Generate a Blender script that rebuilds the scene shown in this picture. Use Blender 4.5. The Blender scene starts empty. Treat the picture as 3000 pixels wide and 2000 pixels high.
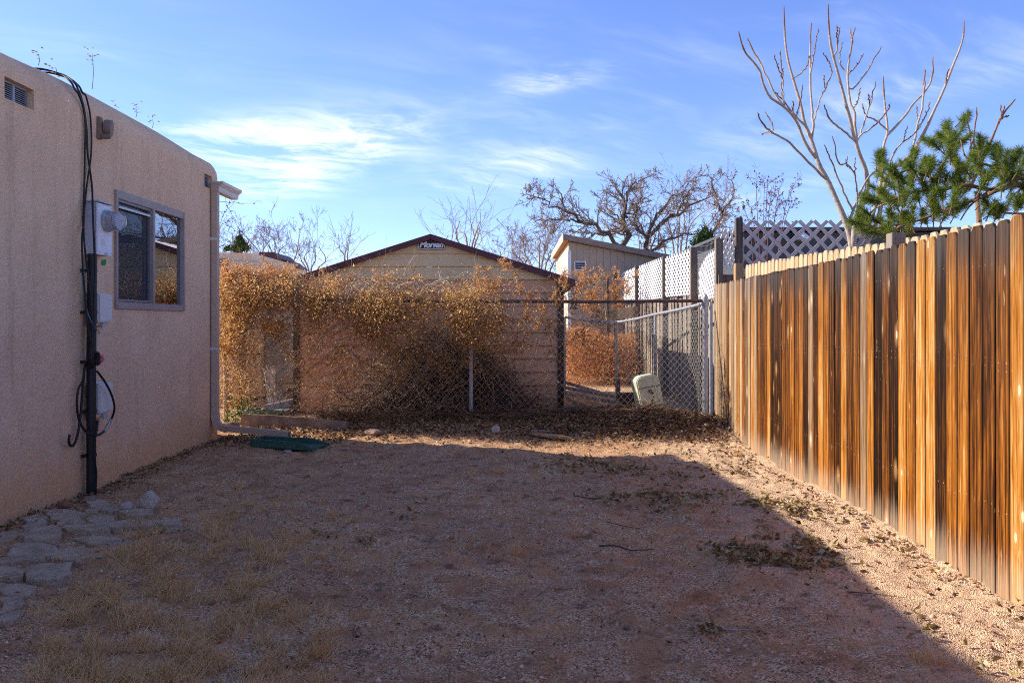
import bpy, math, random
import numpy as np
from mathutils import Vector, Matrix, Quaternion

random.seed(7)
RNG = np.random.default_rng(11)
scene = bpy.context.scene
COL = scene.collection
R = math.radians

# ------------------------------------------------------------------ camera, sky, sun, exposure
FPX, CAMZ, HOR = 2400.0, 1.30, 945.0
cam_d = bpy.data.cameras.new('camera')
cam = bpy.data.objects.new('camera', cam_d)
COL.objects.link(cam)
cam.location = (0, 0, CAMZ)
cam.rotation_euler = (R(90), 0, 0)
cam_d.sensor_width = 36
cam_d.lens = 36 * FPX / 3000
cam_d.shift_y = -(1000 - HOR) / 3000
cam_d.clip_end = 2000
scene.camera = cam

SUN_EL = 29.8
SUN_TO = Vector((-0.958, 0.286, 0)).normalized()          # horizontal direction towards the sun
sun_dir = Vector((SUN_TO.x * math.cos(R(SUN_EL)), SUN_TO.y * math.cos(R(SUN_EL)), math.sin(R(SUN_EL))))
SUN_ROT = math.atan2(SUN_TO.x, SUN_TO.y)

world = bpy.data.worlds.new('World')
scene.world = world
world.use_nodes = True
sun_d = bpy.data.lights.new('sun', 'SUN')
sun_d.energy = 2.26
sun_d.angle = R(0.55)
sun_d.color = (1.0, 0.90, 0.76)
sun = bpy.data.objects.new('sun', sun_d)
COL.objects.link(sun)
sun.rotation_euler = (-sun_dir).to_track_quat('-Z', 'Y').to_euler()
sun.location = (-20, 5, 20)

scene.view_settings.view_transform = 'Standard'
scene.view_settings.look = 'None'
scene.view_settings.gamma = 1
scene.view_settings.exposure = 1.94
scene.view_settings.use_curve_mapping = False
scene.cycles.filter_width = 1.1
scene.cycles.use_denoising = False


# ------------------------------------------------------------------ node helpers
class NT:
    def __init__(s, tree):
        s.t = tree

    def put(s, sock, v):
        if v is None:
            return
        if isinstance(v, bpy.types.NodeSocket):
            s.t.links.new(v, sock)
        else:
            if sock.type == 'RGBA' and hasattr(v, '__len__') and len(v) == 3:
                v = (*v, 1)
            sock.default_value = v

    def n(s, typ, props=None, ins=None):
        nd = s.t.nodes.new(typ)
        for k, v in (props or {}).items():
            setattr(nd, k, v)
        for k, v in (ins or {}).items():
            s.put(nd.inputs[k], v)
        return nd

    def noise(s, vec, scale, detail=4, rough=.55, dist=0, out='Fac'):
        return s.n('ShaderNodeTexNoise', None, {'Vector': vec, 'Scale': scale, 'Detail': detail, 'Roughness': rough,
                                                'Distortion': dist}).outputs[out]

    def vor(s, vec, scale, feature='F1', out='Distance', rnd=1.0):
        return s.n('ShaderNodeTexVoronoi', {'feature': feature}, {'Vector': vec, 'Scale': scale, 'Randomness': rnd}).outputs[out]

    def ramp(s, fac, stops, interp='LINEAR'):
        nd = s.n('ShaderNodeValToRGB', None, {'Fac': fac})
        cr = nd.color_ramp
        cr.interpolation = interp
        while len(cr.elements) < len(stops):
            cr.elements.new(0.5)
        for e, (p, c) in zip(cr.elements, stops):
            e.position = p
            if not hasattr(c, '__len__'):
                c = (c, c, c)
            e.color = (*c, 1) if len(c) == 3 else c
        return nd.outputs['Color']

    def mix(s, fac, a, b, blend='MIX'):
        nd = s.n('ShaderNodeMix', {'data_type': 'RGBA', 'blend_type': blend})
        s.put(nd.inputs[0], fac)
        s.put(nd.inputs[6], a)
        s.put(nd.inputs[7], b)
        return nd.outputs[2]

    def math(s, op, a, b=None, c=None, clamp=False):
        nd = s.n('ShaderNodeMath', {'operation': op, 'use_clamp': clamp})
        s.put(nd.inputs[0], a)
        s.put(nd.inputs[1], b)
        s.put(nd.inputs[2], c)
        return nd.outputs[0]

    def vmath(s, op, a, b=None, scale=None):
        nd = s.n('ShaderNodeVectorMath', {'operation': op})
        s.put(nd.inputs[0], a)
        s.put(nd.inputs[1], b)
        if scale is not None:
            s.put(nd.inputs['Scale'], scale)
        return nd.outputs[1] if op in ('DOT_PRODUCT', 'LENGTH', 'DISTANCE') else nd.outputs[0]

    def smooth(s, v, a, b, lo=0., hi=1.):
        nd = s.n('ShaderNodeMapRange', {'interpolation_type': 'SMOOTHSTEP'}, {'Value': v, 'From Min': a, 'From Max': b,
                                                                              'To Min': lo, 'To Max': hi})
        return nd.outputs[0]

    def xyz(s, v):
        return s.n('ShaderNodeSeparateXYZ', None, {0: v}).outputs

    def comb(s, x, y, z):
        return s.n('ShaderNodeCombineXYZ', None, {0: x, 1: y, 2: z}).outputs[0]

    def bump(s, h, strength=.5, dist=.01, nrm=None):
        return s.n('ShaderNodeBump', None, {'Height': h, 'Strength': strength, 'Distance': dist, 'Normal': nrm}).outputs[0]

    def pos(s):
        return s.n('ShaderNodeNewGeometry').outputs['Position']

    def isl(s):
        return s.n('ShaderNodeNewGeometry').outputs['Random Per Island']

    def obj(s):
        return s.n('ShaderNodeTexCoord').outputs['Object']

    def ocol(s):
        nd = s.n('ShaderNodeObjectInfo')
        sp = s.n('ShaderNodeSeparateColor', None, {0: nd.outputs['Color']})
        return sp.outputs


MATS = {}


def material(name):
    m = bpy.data.materials.new(name)
    m.use_nodes = True
    MATS[name] = m
    t = NT(m.node_tree)
    p = m.node_tree.nodes['Principled BSDF']
    return m, t, p


def setp(t, p, **kw):
    names = {'col': 'Base Color', 'rough': 'Roughness', 'nrm': 'Normal', 'metal': 'Metallic', 'spec': 'Specular IOR Level',
             'trans': 'Transmission Weight', 'ior': 'IOR', 'alpha': 'Alpha', 'sheen': 'Sheen Weight'}
    for k, v in kw.items():
        t.put(p.inputs[names[k]], v)


def simple(name, c1, c2=None, rough=.7, scale=6, bump=.25, bscale=60, metal=0, bdist=.004, spec=.35):
    m, t, p = material(name)
    pos = t.pos()
    c2 = c2 or tuple(x * .72 for x in c1)
    f = t.noise(pos, scale, 5, .6)
    col = t.ramp(f, [(.3, c2), (.7, c1)])
    b = t.bump(t.noise(pos, bscale, 3), bump, bdist)
    setp(t, p, col=col, rough=rough, nrm=b, metal=metal, spec=spec)
    return m


# ------------------------------------------------------------------ the sky
def build_sky():
    t = NT(world.node_tree)
    bg = world.node_tree.nodes['Background']
    sky = t.n('ShaderNodeTexSky', {'sky_type': 'NISHITA', 'sun_disc': False, 'sun_elevation': R(SUN_EL), 'sun_rotation': SUN_ROT,
                                   'altitude': 1600, 'air_density': 1.0, 'dust_density': .8, 'ozone_density': 2.2}).outputs[0]
    sky = t.mix(1.0, sky, SKY_TINT, 'MULTIPLY')
    d = t.n('ShaderNodeTexCoord').outputs['Generated']
    x, y, z = t.xyz(d)[0], t.xyz(d)[1], t.xyz(d)[2]
    zz = t.math('ADD', t.math('MAXIMUM', z, 0.0), .16)
    uv = t.comb(t.math('DIVIDE', x, zz), t.math('DIVIDE', y, zz), 0.0)
    # streaks of cirrus, drawn out along one wind direction
    rot = t.n('ShaderNodeVectorRotate', {'rotation_type': 'Z_AXIS'}, {'Vector': uv, 'Angle': R(-24)}).outputs[0]
    warp = t.noise(rot, 1.3, 3, .5, out='Color')
    st = t.vmath('ADD', t.vmath('MULTIPLY', rot, (.8, 2.7, 1)), t.vmath('SCALE', warp, scale=.9))
    fine = t.noise(st, 1.9, 9, .62, .15)
    patch = t.noise(uv, .62, 3, .5)
    thin = t.math('MULTIPLY', t.smooth(fine, .42, .84), t.smooth(patch, .40, .64))
    # a few denser wisps, each round its own direction in the sky
    wisps = None
    for (px, py, wx, wy, amp) in WISPS:
        c = Vector(((px - 1500) / FPX, 1, (HOR - py) / FPX)).normalized()
        rx = Vector((1, 0, 0))
        dd = t.vmath('SUBTRACT', d, tuple(c))
        ux = t.math('DIVIDE', t.vmath('DOT_PRODUCT', dd, (.985, 0, .16)), wx / FPX)
        uz = t.math('DIVIDE', t.vmath('DOT_PRODUCT', dd, (-.16, 0, .985)), wy / FPX)
        q = t.math('ADD', t.math('MULTIPLY', ux, ux), t.math('MULTIPLY', uz, uz))
        front = t.math('GREATER_THAN', y, 0)
        g = t.math('MULTIPLY', t.math('MULTIPLY', t.math('EXPONENT', t.math('MULTIPLY', q, -1)), amp), front)
        wisps = g if wisps is None else t.math('ADD', wisps, g)
    fil = t.noise(t.vmath('ADD', t.vmath('MULTIPLY', rot, (1.3, 3.0, 1)), t.vmath('SCALE', warp, scale=1.3)), 2.3, 10, .66, .2)
    dense = t.math('MULTIPLY', wisps, t.smooth(fil, .36, .74))
    cl = t.math('ADD', t.math('MULTIPLY', t.math('MULTIPLY', thin, .24), t.smooth(z, 0, .20, .25, 1)), dense, clamp=True)
    col = t.mix(cl, sky, CLOUD)
    t.put(bg.inputs['Color'], col)
    bg.inputs['Strength'].default_value = SKY_STR


SKY_TINT, SKY_STR = (.318, .338, .480), .15
CLOUD = (3.0, 3.0, 2.95)
WISPS = [(930, 420, 260, 75, 1.0), (830, 520, 130, 50, .8), (640, 400, 170, 40, .6), (1620, 235, 150, 36, .45), (1540, 490, 190, 55, .5),
         (1310, 545, 60, 12, .3), (2300, 380, 200, 70, .22), (2700, 260, 300, 50, .25), (2250, 560, 260, 40, .2)]
build_sky()


# ------------------------------------------------------------------ geometry helpers
def PX(px, py, d):
    """a point of the place, given where it shows in the photograph and how far ahead it stands"""
    return Vector(((px - 1500) / FPX * d, d, CAMZ - (py - HOR) / FPX * d))


def tag(o, label=None, cat=None, group=None, kind=None):
    if label:
        o['label'] = label
    if cat:
        o['category'] = cat
    if group:
        o['group'] = group
    if kind:
        o['kind'] = kind
    return o


def thing(name, label, cat, loc=(0, 0, 0), group=None):
    o = bpy.data.objects.new(name, None)
    o.empty_display_size = .1
    COL.objects.link(o)
    o.location = loc
    return tag(o, label, cat, group)


def wloc(o):
    v = Vector(o.location)
    while o.parent:
        o = o.parent
        v = v + Vector(o.location)
    return v


def link(name, me, parent=None, loc=None, rot=None):
    """loc is in world space; parents are never rotated"""
    o = bpy.data.objects.new(name, me)
    COL.objects.link(o)
    base = Vector((0, 0, 0))
    if parent is not None:
        o.parent = parent
        base = wloc(parent)
    o.location = (Vector(loc) if loc is not None else Vector((0, 0, 0))) - base
    if rot is not None:
        o.rotation_euler = rot
    return o


def fastmesh(name, V, F, mat, smooth=False):
    """V (n,3), F list of (m,k) integer arrays"""
    me = bpy.data.meshes.new(name)
    V = np.asarray(V, dtype=np.float32)
    if not isinstance(F, (list, tuple)):
        F = [F]
    F = [np.asarray(f, dtype=np.int32) for f in F if len(f)]
    me.vertices.add(len(V))
    me.vertices.foreach_set('co', V.ravel())
    idx = np.concatenate([f.ravel() for f in F])
    sizes = np.concatenate([np.full(len(f), f.shape[1], dtype=np.int32) for f in F])
    starts = np.concatenate([[0], np.cumsum(sizes)[:-1]]).astype(np.int32)
    me.loops.add(len(idx))
    me.loops.foreach_set('vertex_index', idx)
    me.polygons.add(len(sizes))
    me.polygons.foreach_set('loop_start', starts)
    if smooth:
        me.polygons.foreach_set('use_smooth', np.ones(len(sizes), dtype=bool))
    me.update(calc_edges=True)
    me.validate()
    me.materials.append(mat if not isinstance(mat, str) else MATS[mat])
    return me


class MB:
    """collects shapes for ONE mesh object"""

    def __init__(s):
        s.v = []
        s.f = []

    def add(s, verts, faces):
        b = len(s.v)
        s.v += [tuple(v) for v in verts]
        s.f += [tuple(i + b for i in f) for f in faces]
        return s

    def box(s, x0, x1, y0, y1, z0, z1):
        return s.add([(x0, y0, z0), (x1, y0, z0), (x1, y1, z0), (x0, y1, z0), (x0, y0, z1), (x1, y0, z1), (x1, y1, z1), (x0, y1, z1)],
                     [(0, 3, 2, 1), (4, 5, 6, 7), (0, 1, 5, 4), (1, 2, 6, 5), (2, 3, 7, 6), (3, 0, 4, 7)])

    def prism(s, pts, vec):
        """closed polygon pts extruded along vec"""
        n = len(pts)
        a = [Vector(p) for p in pts]
        b = [p + Vector(vec) for p in a]
        nrm = Vector((0, 0, 0))
        for i in range(n):
            nrm += a[i].cross(a[(i + 1) % n])
        if nrm.dot(Vector(vec)) > 0:
            a, b = a[::-1], b[::-1]
        return s.add(a + b, [tuple(range(n)), tuple(range(2 * n - 1, n - 1, -1))] + [(i, i + n, (i + 1) % n + n, (i + 1) % n)[::-1][0:4] for i in range(n)])

    def bar(s, p, q, w, h, up=(0, 0, 1)):
        p, q = Vector(p), Vector(q)
        d = (q - p).normalized()
        sx = d.cross(Vector(up)).normalized() * (w / 2)
        sz = sx.cross(d).normalized() * (h / 2)
        c = [-sx - sz, sx - sz, sx + sz, -sx + sz]
        return s.add([p + k for k in c] + [q + k for k in c], [(0, 1, 2, 3), (7, 6, 5, 4), (0, 4, 5, 1), (1, 5, 6, 2), (2, 6, 7, 3), (3, 7, 4, 0)])

    def tube(s, pts, rad, n=8, caps=True):
        pts = [Vector(p) for p in pts]
        k = len(pts)
        if not hasattr(rad, '__len__'):
            rad = [rad] * k
        prev = None
        rings = []
        for i, p in enumerate(pts):
            tdir = (pts[min(i + 1, k - 1)] - pts[max(i - 1, 0)]).normalized()
            if prev is None:
                a = tdir.cross(Vector((0, 0, 1)))
                if a.length < .1:
                    a = tdir.cross(Vector((1, 0, 0)))
            else:
                a = prev - tdir * prev.dot(tdir)
            a.normalize()
            prev = a
            b = tdir.cross(a)
            rings.append([p + (a * math.cos(2 * math.pi * j / n) + b * math.sin(2 * math.pi * j / n)) * rad[i] for j in range(n)])
        V = [v for r in rings for v in r]
        Fc = []
        for i in range(k - 1):
            for j in range(n):
                Fc.append((i * n + j, i * n + (j + 1) % n, (i + 1) * n + (j + 1) % n, (i + 1) * n + j))
        if caps:
            Fc.append(tuple(range(n - 1, -1, -1)))
            Fc.append(tuple((k - 1) * n + j for j in range(n)))
        return s.add(V, Fc)

    def lathe(s, prof, origin, axis, n=20):
        """prof = [(distance along axis, radius)]"""
        o = Vector(origin)
        ax = Vector(axis).normalized()
        a = ax.cross(Vector((0, 0, 1)))
        if a.length < .1:
            a = Vector((1, 0, 0))
        a.normalize()
        b = ax.cross(a)
        V = [o + ax * h + (a * math.cos(2 * math.pi * j / n) + b * math.sin(2 * math.pi * j / n)) * r for h, r in prof for j in range(n)]
        k = len(prof)
        Fc = [(i * n + j, i * n + (j + 1) % n, (i + 1) * n + (j + 1) % n, (i + 1) * n + j) for i in range(k - 1) for j in range(n)]
        Fc += [tuple(range(n - 1, -1, -1)), tuple((k - 1) * n + j for j in range(n))]
        return s.add(V, Fc)

    def mesh(s, name, mat, smooth=False, bevel=0, seg=2):
        me = bpy.data.meshes.new(name)
        me.from_pydata(s.v, [], s.f)
        import bmesh
        bm = bmesh.new()
        bm.from_mesh(me)
        bmesh.ops.recalc_face_normals(bm, faces=bm.faces)
        if bevel:
            bmesh.ops.bevel(bm, geom=[e for e in bm.edges if e.calc_face_angle(0) > .5], offset=bevel, segments=seg, affect='EDGES', clamp_overlap=True)
        bm.to_mesh(me)
        bm.free()
        if smooth:
            me.polygons.foreach_set('use_smooth', np.ones(len(me.polygons), dtype=bool))
            if smooth == 'auto':
                me.set_sharp_from_angle(angle=R(35))
        me.materials.append(MATS[mat] if isinstance(mat, str) else mat)
        return me

    def build(s, name, mat, parent=None, smooth=False, bevel=0, seg=2, origin=None):
        if parent is None and origin is None:
            a = np.array(s.v)
            origin = ((a[:, 0].min() + a[:, 0].max()) / 2, (a[:, 1].min() + a[:, 1].max()) / 2, a[:, 2].min())
        if origin is not None:
            s.v = [(x - origin[0], y - origin[1], z - origin[2]) for x, y, z in s.v]
        return link(name, s.mesh(name, mat, smooth, bevel, seg), parent, origin)


def spline(pts, n):
    """Catmull-Rom through pts, n samples"""
    P = np.array([tuple(p) for p in pts], dtype=float)
    if len(P) == 2:
        u = np.linspace(0, 1, n)[:, None]
        return P[0] * (1 - u) + P[1] * u
    P = np.vstack([2 * P[0] - P[1], P, 2 * P[-1] - P[-2]])
    m = len(P) - 3
    out = []
    for u in np.linspace(0, m - 1e-6, n):
        i = int(u)
        f = u - i
        a, b, c, d = P[i], P[i + 1], P[i + 2], P[i + 3]
        out.append(.5 * ((2 * b) + (-a + c) * f + (2 * a - 5 * b + 4 * c - d) * f * f + (-a + 3 * b - 3 * c + d) * f ** 3))
    return np.array(out)


def norm(a):
    return a / np.maximum(np.linalg.norm(a, axis=-1, keepdims=True), 1e-9)


def bulk_tubes(P, Rd, n=3):
    """P (N,K,3) polylines, Rd (N,K) radii -> V, [F]"""
    N, K, _ = P.shape
    T = np.empty_like(P)
    T[:, 1:-1] = P[:, 2:] - P[:, :-2]
    T[:, 0] = P[:, 1] - P[:, 0]
    T[:, -1] = P[:, -1] - P[:, -2]
    T = norm(T)
    ref = np.where(np.abs(T[:, :1, 2:3]) > .85, np.array([1., .2, 0]), np.array([.13, .21, 1.]))
    A = norm(np.cross(T, np.broadcast_to(ref, T.shape)))
    B = np.cross(T, A)
    ang = np.arange(n) * 2 * math.pi / n
    V = P[:, :, None, :] + (A[:, :, None, :] * np.cos(ang)[None, None, :, None] + B[:, :, None, :] * np.sin(ang)[None, None, :, None]) * Rd[:, :, None, None]
    V = V.reshape(-1, 3)
    i = np.arange(N)[:, None, None] * (K * n)
    k = np.arange(K - 1)[None, :, None] * n
    j = np.arange(n)[None, None, :]
    j2 = (j + 1) % n
    a = i + k
    F = np.stack([a + j, a + j2, a + n + j2, a + n + j], axis=-1).reshape(-1, 4)
    return V, F


def rand_dirs(n, up=0.0):
    v = RNG.normal(size=(n, 3))
    v[:, 2] += up
    return norm(v)


def bulk_leaves(C, D, L, W, fold=.35, curl=.25):
    """folded, curled leaves: base, two sides, middle, tip -> 4 triangles each"""
    N = len(C)
    rnd = rand_dirs(N)
    S = norm(np.cross(D, rnd))
    Nn = np.cross(S, D)
    L = np.broadcast_to(np.asarray(L, float), (N,))[:, None]
    W = np.broadcast_to(np.asarray(W, float), (N,))[:, None]
    cu = (RNG.random((N, 1)) * 2 - .6) * curl
    b = C
    m = C + D * L * .5 - Nn * L * cu * .35
    t = C + D * L * (1 - .25 * np.abs(cu)) + Nn * L * cu
    l = C + D * L * .42 + S * W * .5 + Nn * W * fold
    r = C + D * L * .42 - S * W * .5 + Nn * W * fold
    V = np.stack([b, l, m, r, t], axis=1).reshape(-1, 3)
    i = np.arange(N)[:, None] * 5
    F = np.concatenate([i + np.array([0, 2, 1]), i + np.array([0, 3, 2]), i + np.array([1, 2, 4]), i + np.array([2, 3, 4])])
    return V, F


def wander(starts, dirs, length, K, wig, droop=0.0):
    """random-walk polylines"""
    N = len(starts)
    P = np.empty((N, K, 3))
    P[:, 0] = starts
    d = dirs.copy()
    st = (np.broadcast_to(np.asarray(length, float), (N,)) / (K - 1))[:, None]
    for k in range(1, K):
        d = norm(d + RNG.normal(size=(N, 3)) * wig + np.array([0, 0, -droop]))
        P[:, k] = P[:, k - 1] + d * st
    return P


def taper(N, K, r0, r1):
    r0 = np.broadcast_to(np.asarray(r0, float), (N,))[:, None]
    r1 = np.broadcast_to(np.asarray(r1, float), (N,))[:, None]
    u = np.linspace(0, 1, K)[None, :]
    return r0 * (1 - u) + r1 * u


def join(parts):
    V, F, b = [], {}, 0
    for v, f in parts:
        V.append(v)
        F.setdefault(f.shape[1], []).append(f + b)
        b += len(v)
    return np.concatenate(V), [np.concatenate(x) for x in F.values()]


# value noise on the ground plane
_LAT = RNG.random((256, 256))


def vnoise(x, y, s, o=0):
    x = np.asarray(x, float) * s + 31.7 + o * 17.3
    y = np.asarray(y, float) * s + 12.9 + o * 9.1
    xi, yi = np.floor(x).astype(int), np.floor(y).astype(int)
    fx, fy = x - xi, y - yi
    fx, fy = fx * fx * (3 - 2 * fx), fy * fy * (3 - 2 * fy)
    g = lambda a, b: _LAT[a % 256, b % 256]
    return (g(xi, yi) * (1 - fx) + g(xi + 1, yi) * fx) * (1 - fy) + (g(xi, yi + 1) * (1 - fx) + g(xi + 1, yi + 1) * fx) * fy


def GZ(x, y):
    """height of the ground"""
    x, y = np.asarray(x, float), np.asarray(y, float)
    yard = np.clip((14 - y) / 4, 0, 1) * np.clip((9 - np.abs(x)) / 3, 0, 1)
    z = (vnoise(x, y, .7) - .5) * .05 + (vnoise(x, y, 2.3, 1) - .5) * .035 + (vnoise(x, y, 6.5, 2) - .5) * .034 + (vnoise(x, y, 17, 3) - .5) * .018
    z = z * yard
    z = z + .13 * np.exp(-((x - 1.8) / 1.0) ** 2 - ((y - 10.0) / .55) ** 2)
    z = z + .06 * np.exp(-((y - 10.2) / .8) ** 2) * (np.abs(x) < 6)
    z = z - .035 * np.exp(-((x + .6) / .35) ** 2 - ((y - 3.9) / .25) ** 2) - .03 * np.exp(-((x - .25) / .3) ** 2 - ((y - 4.4) / .2) ** 2)
    return z


def ground_pt(px, py, up=0.0):
    d = FPX * CAMZ / (py - HOR)
    x = (px - 1500) / FPX * d
    return np.array([x, d, float(GZ(x, d)) + up])


# ------------------------------------------------------------------ materials
def mats():
    # gravelly ground
    m, t, p = material('gravel_ground')
    pos = t.pos()
    x, y, z = t.xyz(pos)[0:3]
    cell = t.vor(t.vmath('ADD', pos, t.vmath('SCALE', t.noise(pos, 90, 2, .5, out='Color'), scale=.006)), 150, out='Color')
    cs = t.n('ShaderNodeSeparateColor', None, {0: cell}).outputs
    grain = t.ramp(cs[0], [(0, (.10, .050, .024)), (.25, (.42, .23, .105)), (.55, (.72, .43, .215)), (.85, (.88, .61, .36)), (1, (.94, .80, .60))])
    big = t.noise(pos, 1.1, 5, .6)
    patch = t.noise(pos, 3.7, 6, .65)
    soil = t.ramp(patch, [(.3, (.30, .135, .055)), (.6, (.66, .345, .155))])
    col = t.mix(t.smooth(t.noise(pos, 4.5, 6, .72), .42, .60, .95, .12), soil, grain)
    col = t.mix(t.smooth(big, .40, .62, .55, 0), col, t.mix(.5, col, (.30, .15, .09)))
    sunlit_dust = t.smooth(t.math('ADD', x, t.math('MULTIPLY', patch, .6)), 1.35, 2.4)  # beige dust by the fence; brightness of the sunlit strip painted in too
    col = t.mix(t.math('MULTIPLY', sunlit_dust, .78), col, t.mix(.30, (.74, .56, .37), grain))
    spk = t.smooth(t.noise(pos, 38, 4, .7), .55, .64)
    col = t.mix(t.math('MULTIPLY', spk, .42), col, (.15, .078, .042))
    dark = t.smooth(t.noise(pos, 7, 5, .65), .55, .68)
    col = t.mix(t.math('MULTIPLY', dark, .6), col, (.075, .040, .028))
    h = t.math('ADD', t.math('MULTIPLY', t.vor(pos, 150), -.7), t.math('MULTIPLY', t.noise(pos, 30, 4, .7), 1.2))
    setp(t, p, col=col, rough=.95, nrm=t.bump(h, .9, .012), spec=.15)

    # stucco
    def stucco(name, c1, c2, base):
        m, t, p = material(name)
        pos = t.pos()
        x, y, z = t.xyz(pos)[0:3]
        mott = t.noise(pos, 2.2, 6, .65)
        col = t.ramp(mott, [(.3, c2), (.7, c1)])
        streak = t.noise(t.vmath('MULTIPLY', pos, (6, 6, .55)), 1.4, 5, .65)
        col = t.mix(t.smooth(streak, .50, .74, 0, .34), col, t.mix(.6, c2, (.13, .085, .06)))
        lime = t.noise(t.vmath('MULTIPLY', pos, (9, 9, .5)), 1.2, 4, .6)
        col = t.mix(t.math('MULTIPLY', t.smooth(lime, .62, .75), t.smooth(z, 1.7, .9, 0, .35)), col, (.55, .45, .42))
        low = t.math('ADD', z, t.math('MULTIPLY', t.math('SUBTRACT', t.noise(pos, 3.2, 5, .65), .5), .9))
        col = t.mix(t.smooth(low, .55, .02, 0, .75), col, base)
        fine = t.noise(pos, 62, 3, .62)
        col = t.mix(t.smooth(fine, .32, .52, .22, 0), col, t.mix(.8, col, (.10, .055, .04)))
        col = t.mix(t.smooth(fine, .54, .70, 0, .16), col, t.mix(.5, col, (.80, .64, .54)))
        h = t.math('ADD', t.math('MULTIPLY', fine, 1.6), t.math('ADD', t.math('MULTIPLY', t.noise(pos, 26, 3, .6), 1.3), t.math('MULTIPLY', t.noise(pos, 5, 3), 2.2)))
        setp(t, p, col=col, rough=.93, nrm=t.bump(h, .55, .012), spec=.1)

    stucco('tan_stucco', (.81, .56, .365), (.70, .465, .295), (.72, .42, .205))
    stucco('beige_stucco', (.76, .61, .44), (.70, .54, .38), (.66, .47, .32))

    # weathered fence boards (object colour: R tint, G seed, B weathering)
    def wood(name, stops, topc, topamt, dustamt, htop, honey=(.46, .25, .095)):
        m, t, p = material(name)
        o = t.obj()
        oc = t.ocol()
        seed = t.math('MULTIPLY', oc[1], 60)
        v = t.vmath('ADD', o, t.comb(seed, t.math('MULTIPLY', seed, 1.7), t.math('MULTIPLY', seed, .63)))
        z = t.xyz(o)[2]
        warp = t.noise(t.vmath('MULTIPLY', v, (6, 6, 1.4)), 1.5, 3, .5, out='Color')
        vw = t.vmath('ADD', v, t.vmath('SCALE', t.vmath('SUBTRACT', warp, (.5, .5, .5)), scale=.030))
        g1 = t.noise(t.vmath('MULTIPLY', vw, (62, 62, 1.0)), 1, 6, .68)
        g2 = t.noise(t.vmath('MULTIPLY', vw, (170, 170, 3.2)), 1, 3, .6)
        big = t.noise(t.vmath('MULTIPLY', v, (9, 9, 1.5)), 1, 4, .6)
        f = t.math('ADD', t.math('MULTIPLY', t.math('SUBTRACT', g1, .5), 1.75), t.math('MULTIPLY', t.math('SUBTRACT', big, .5), .55))
        f = t.math('ADD', f, t.math('MULTIPLY', t.math('SUBTRACT', g2, .5), .9))
        f = t.math('ADD', f, oc[0], clamp=True)
        col = t.ramp(f, stops)
        ye = t.math('ABSOLUTE', t.xyz(o)[1])
        edge = t.smooth(t.math('ADD', ye, t.math('MULTIPLY', t.math('SUBTRACT', g1, .5), .03)), .042, .058, 0, .75)
        col = t.mix(edge, col, t.mix(.25, (.020, .011, .006), col))
        # worn light flecks and drawn-out knots
        kv = t.vmath('MULTIPLY', v, (8.2, 8.2, 3.6))
        kd = t.vor(kv, 1.0, rnd=1)
        kc = t.n('ShaderNodeSeparateColor', None, {0: t.vor(kv, 1.0, out='Color')}).outputs[0]
        on = t.math('GREATER_THAN', kc, .74)
        halo = t.math('MULTIPLY', t.smooth(kd, .36, .10), on)
        col = t.mix(t.math('MULTIPLY', halo, .55), col, honey)
        eye = t.math('MULTIPLY', t.smooth(kd, .115, .07), t.math('MULTIPLY', on, t.math('LESS_THAN', kc, .93)))
        col = t.mix(t.math('MULTIPLY', eye, .8), col, (.74, .58, .36))
        core = t.math('MULTIPLY', t.smooth(kd, .10, .07), t.math('GREATER_THAN', kc, .955))
        col = t.mix(core, col, (.012, .007, .004))
        # nail heads where the rails run behind
        nz = None
        for zr in (.36, 1.04, 1.08, 1.54):
            a1 = t.math('LESS_THAN', t.math('ABSOLUTE', t.math('SUBTRACT', z, t.math('ADD', zr, t.math('MULTIPLY', t.math('FRACT', t.math('MULTIPLY', oc[1], 7.3)), .05)))), .0034)
            nz = a1 if nz is None else t.math('MAXIMUM', nz, a1)
        ny = t.math('LESS_THAN', t.math('ABSOLUTE', t.math('SUBTRACT', ye, t.math('ADD', .028, t.math('MULTIPLY', oc[0], .012)))), .0034)
        col = t.mix(t.math('MULTIPLY', t.math('MULTIPLY', nz, ny), t.smooth(g2, .42, .6, 0, .7)), col, (.42, .37, .32))
        fl = t.noise(t.vmath('MULTIPLY', v, (30, 30, 5.5)), 1, 3, .5)
        col = t.mix(t.smooth(fl, .69, .77, 0, .5), col, (.60, .42, .22))
        up = t.math('MULTIPLY', t.smooth(t.math('ADD', z, t.math('MULTIPLY', t.math('SUBTRACT', big, .5), 1.2)), .5, 1.65), t.math('MULTIPLY', oc[2], .50))
        col = t.mix(t.math('MULTIPLY', up, topamt), col, t.mix(.65, col, tuple(c * 1.5 for c in topc)))
        # sun-greyed top
        tz = t.math('ADD', z, t.math('MULTIPLY', t.math('SUBTRACT', g1, .5), .75))
        top = t.math('MULTIPLY', t.smooth(tz, htop - .34, htop - .03), t.math('MULTIPLY', oc[2], topamt))
        col = t.mix(top, col, t.ramp(g1, [(.3, topc), (.75, tuple(min(1, c * 3.0) for c in topc))]))
        # pale splashed soil at the foot
        dz = t.math('SUBTRACT', z, t.math('MULTIPLY', t.math('SUBTRACT', g1, .45), .50))
        col = t.mix(t.math('MULTIPLY', t.smooth(dz, .20, -.05), dustamt), col, (.50, .385, .27))
        hgt = t.math('ADD', g1, t.math('MULTIPLY', g2, .6))
        setp(t, p, col=col, rough=.88, nrm=t.bump(hgt, .65, .006), spec=.08)

    wood('brown_fence_wood', [(0, (.010, .004, .0015)), (.22, (.046, .015, .0035)), (.42, (.150, .047, .006)), (.62, (.30, .104, .011)), (.82, (.42, .185, .036)), (1, (.55, .37, .17))],
         (.028, .024, .022), 1.0, .42, 1.78)
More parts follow.
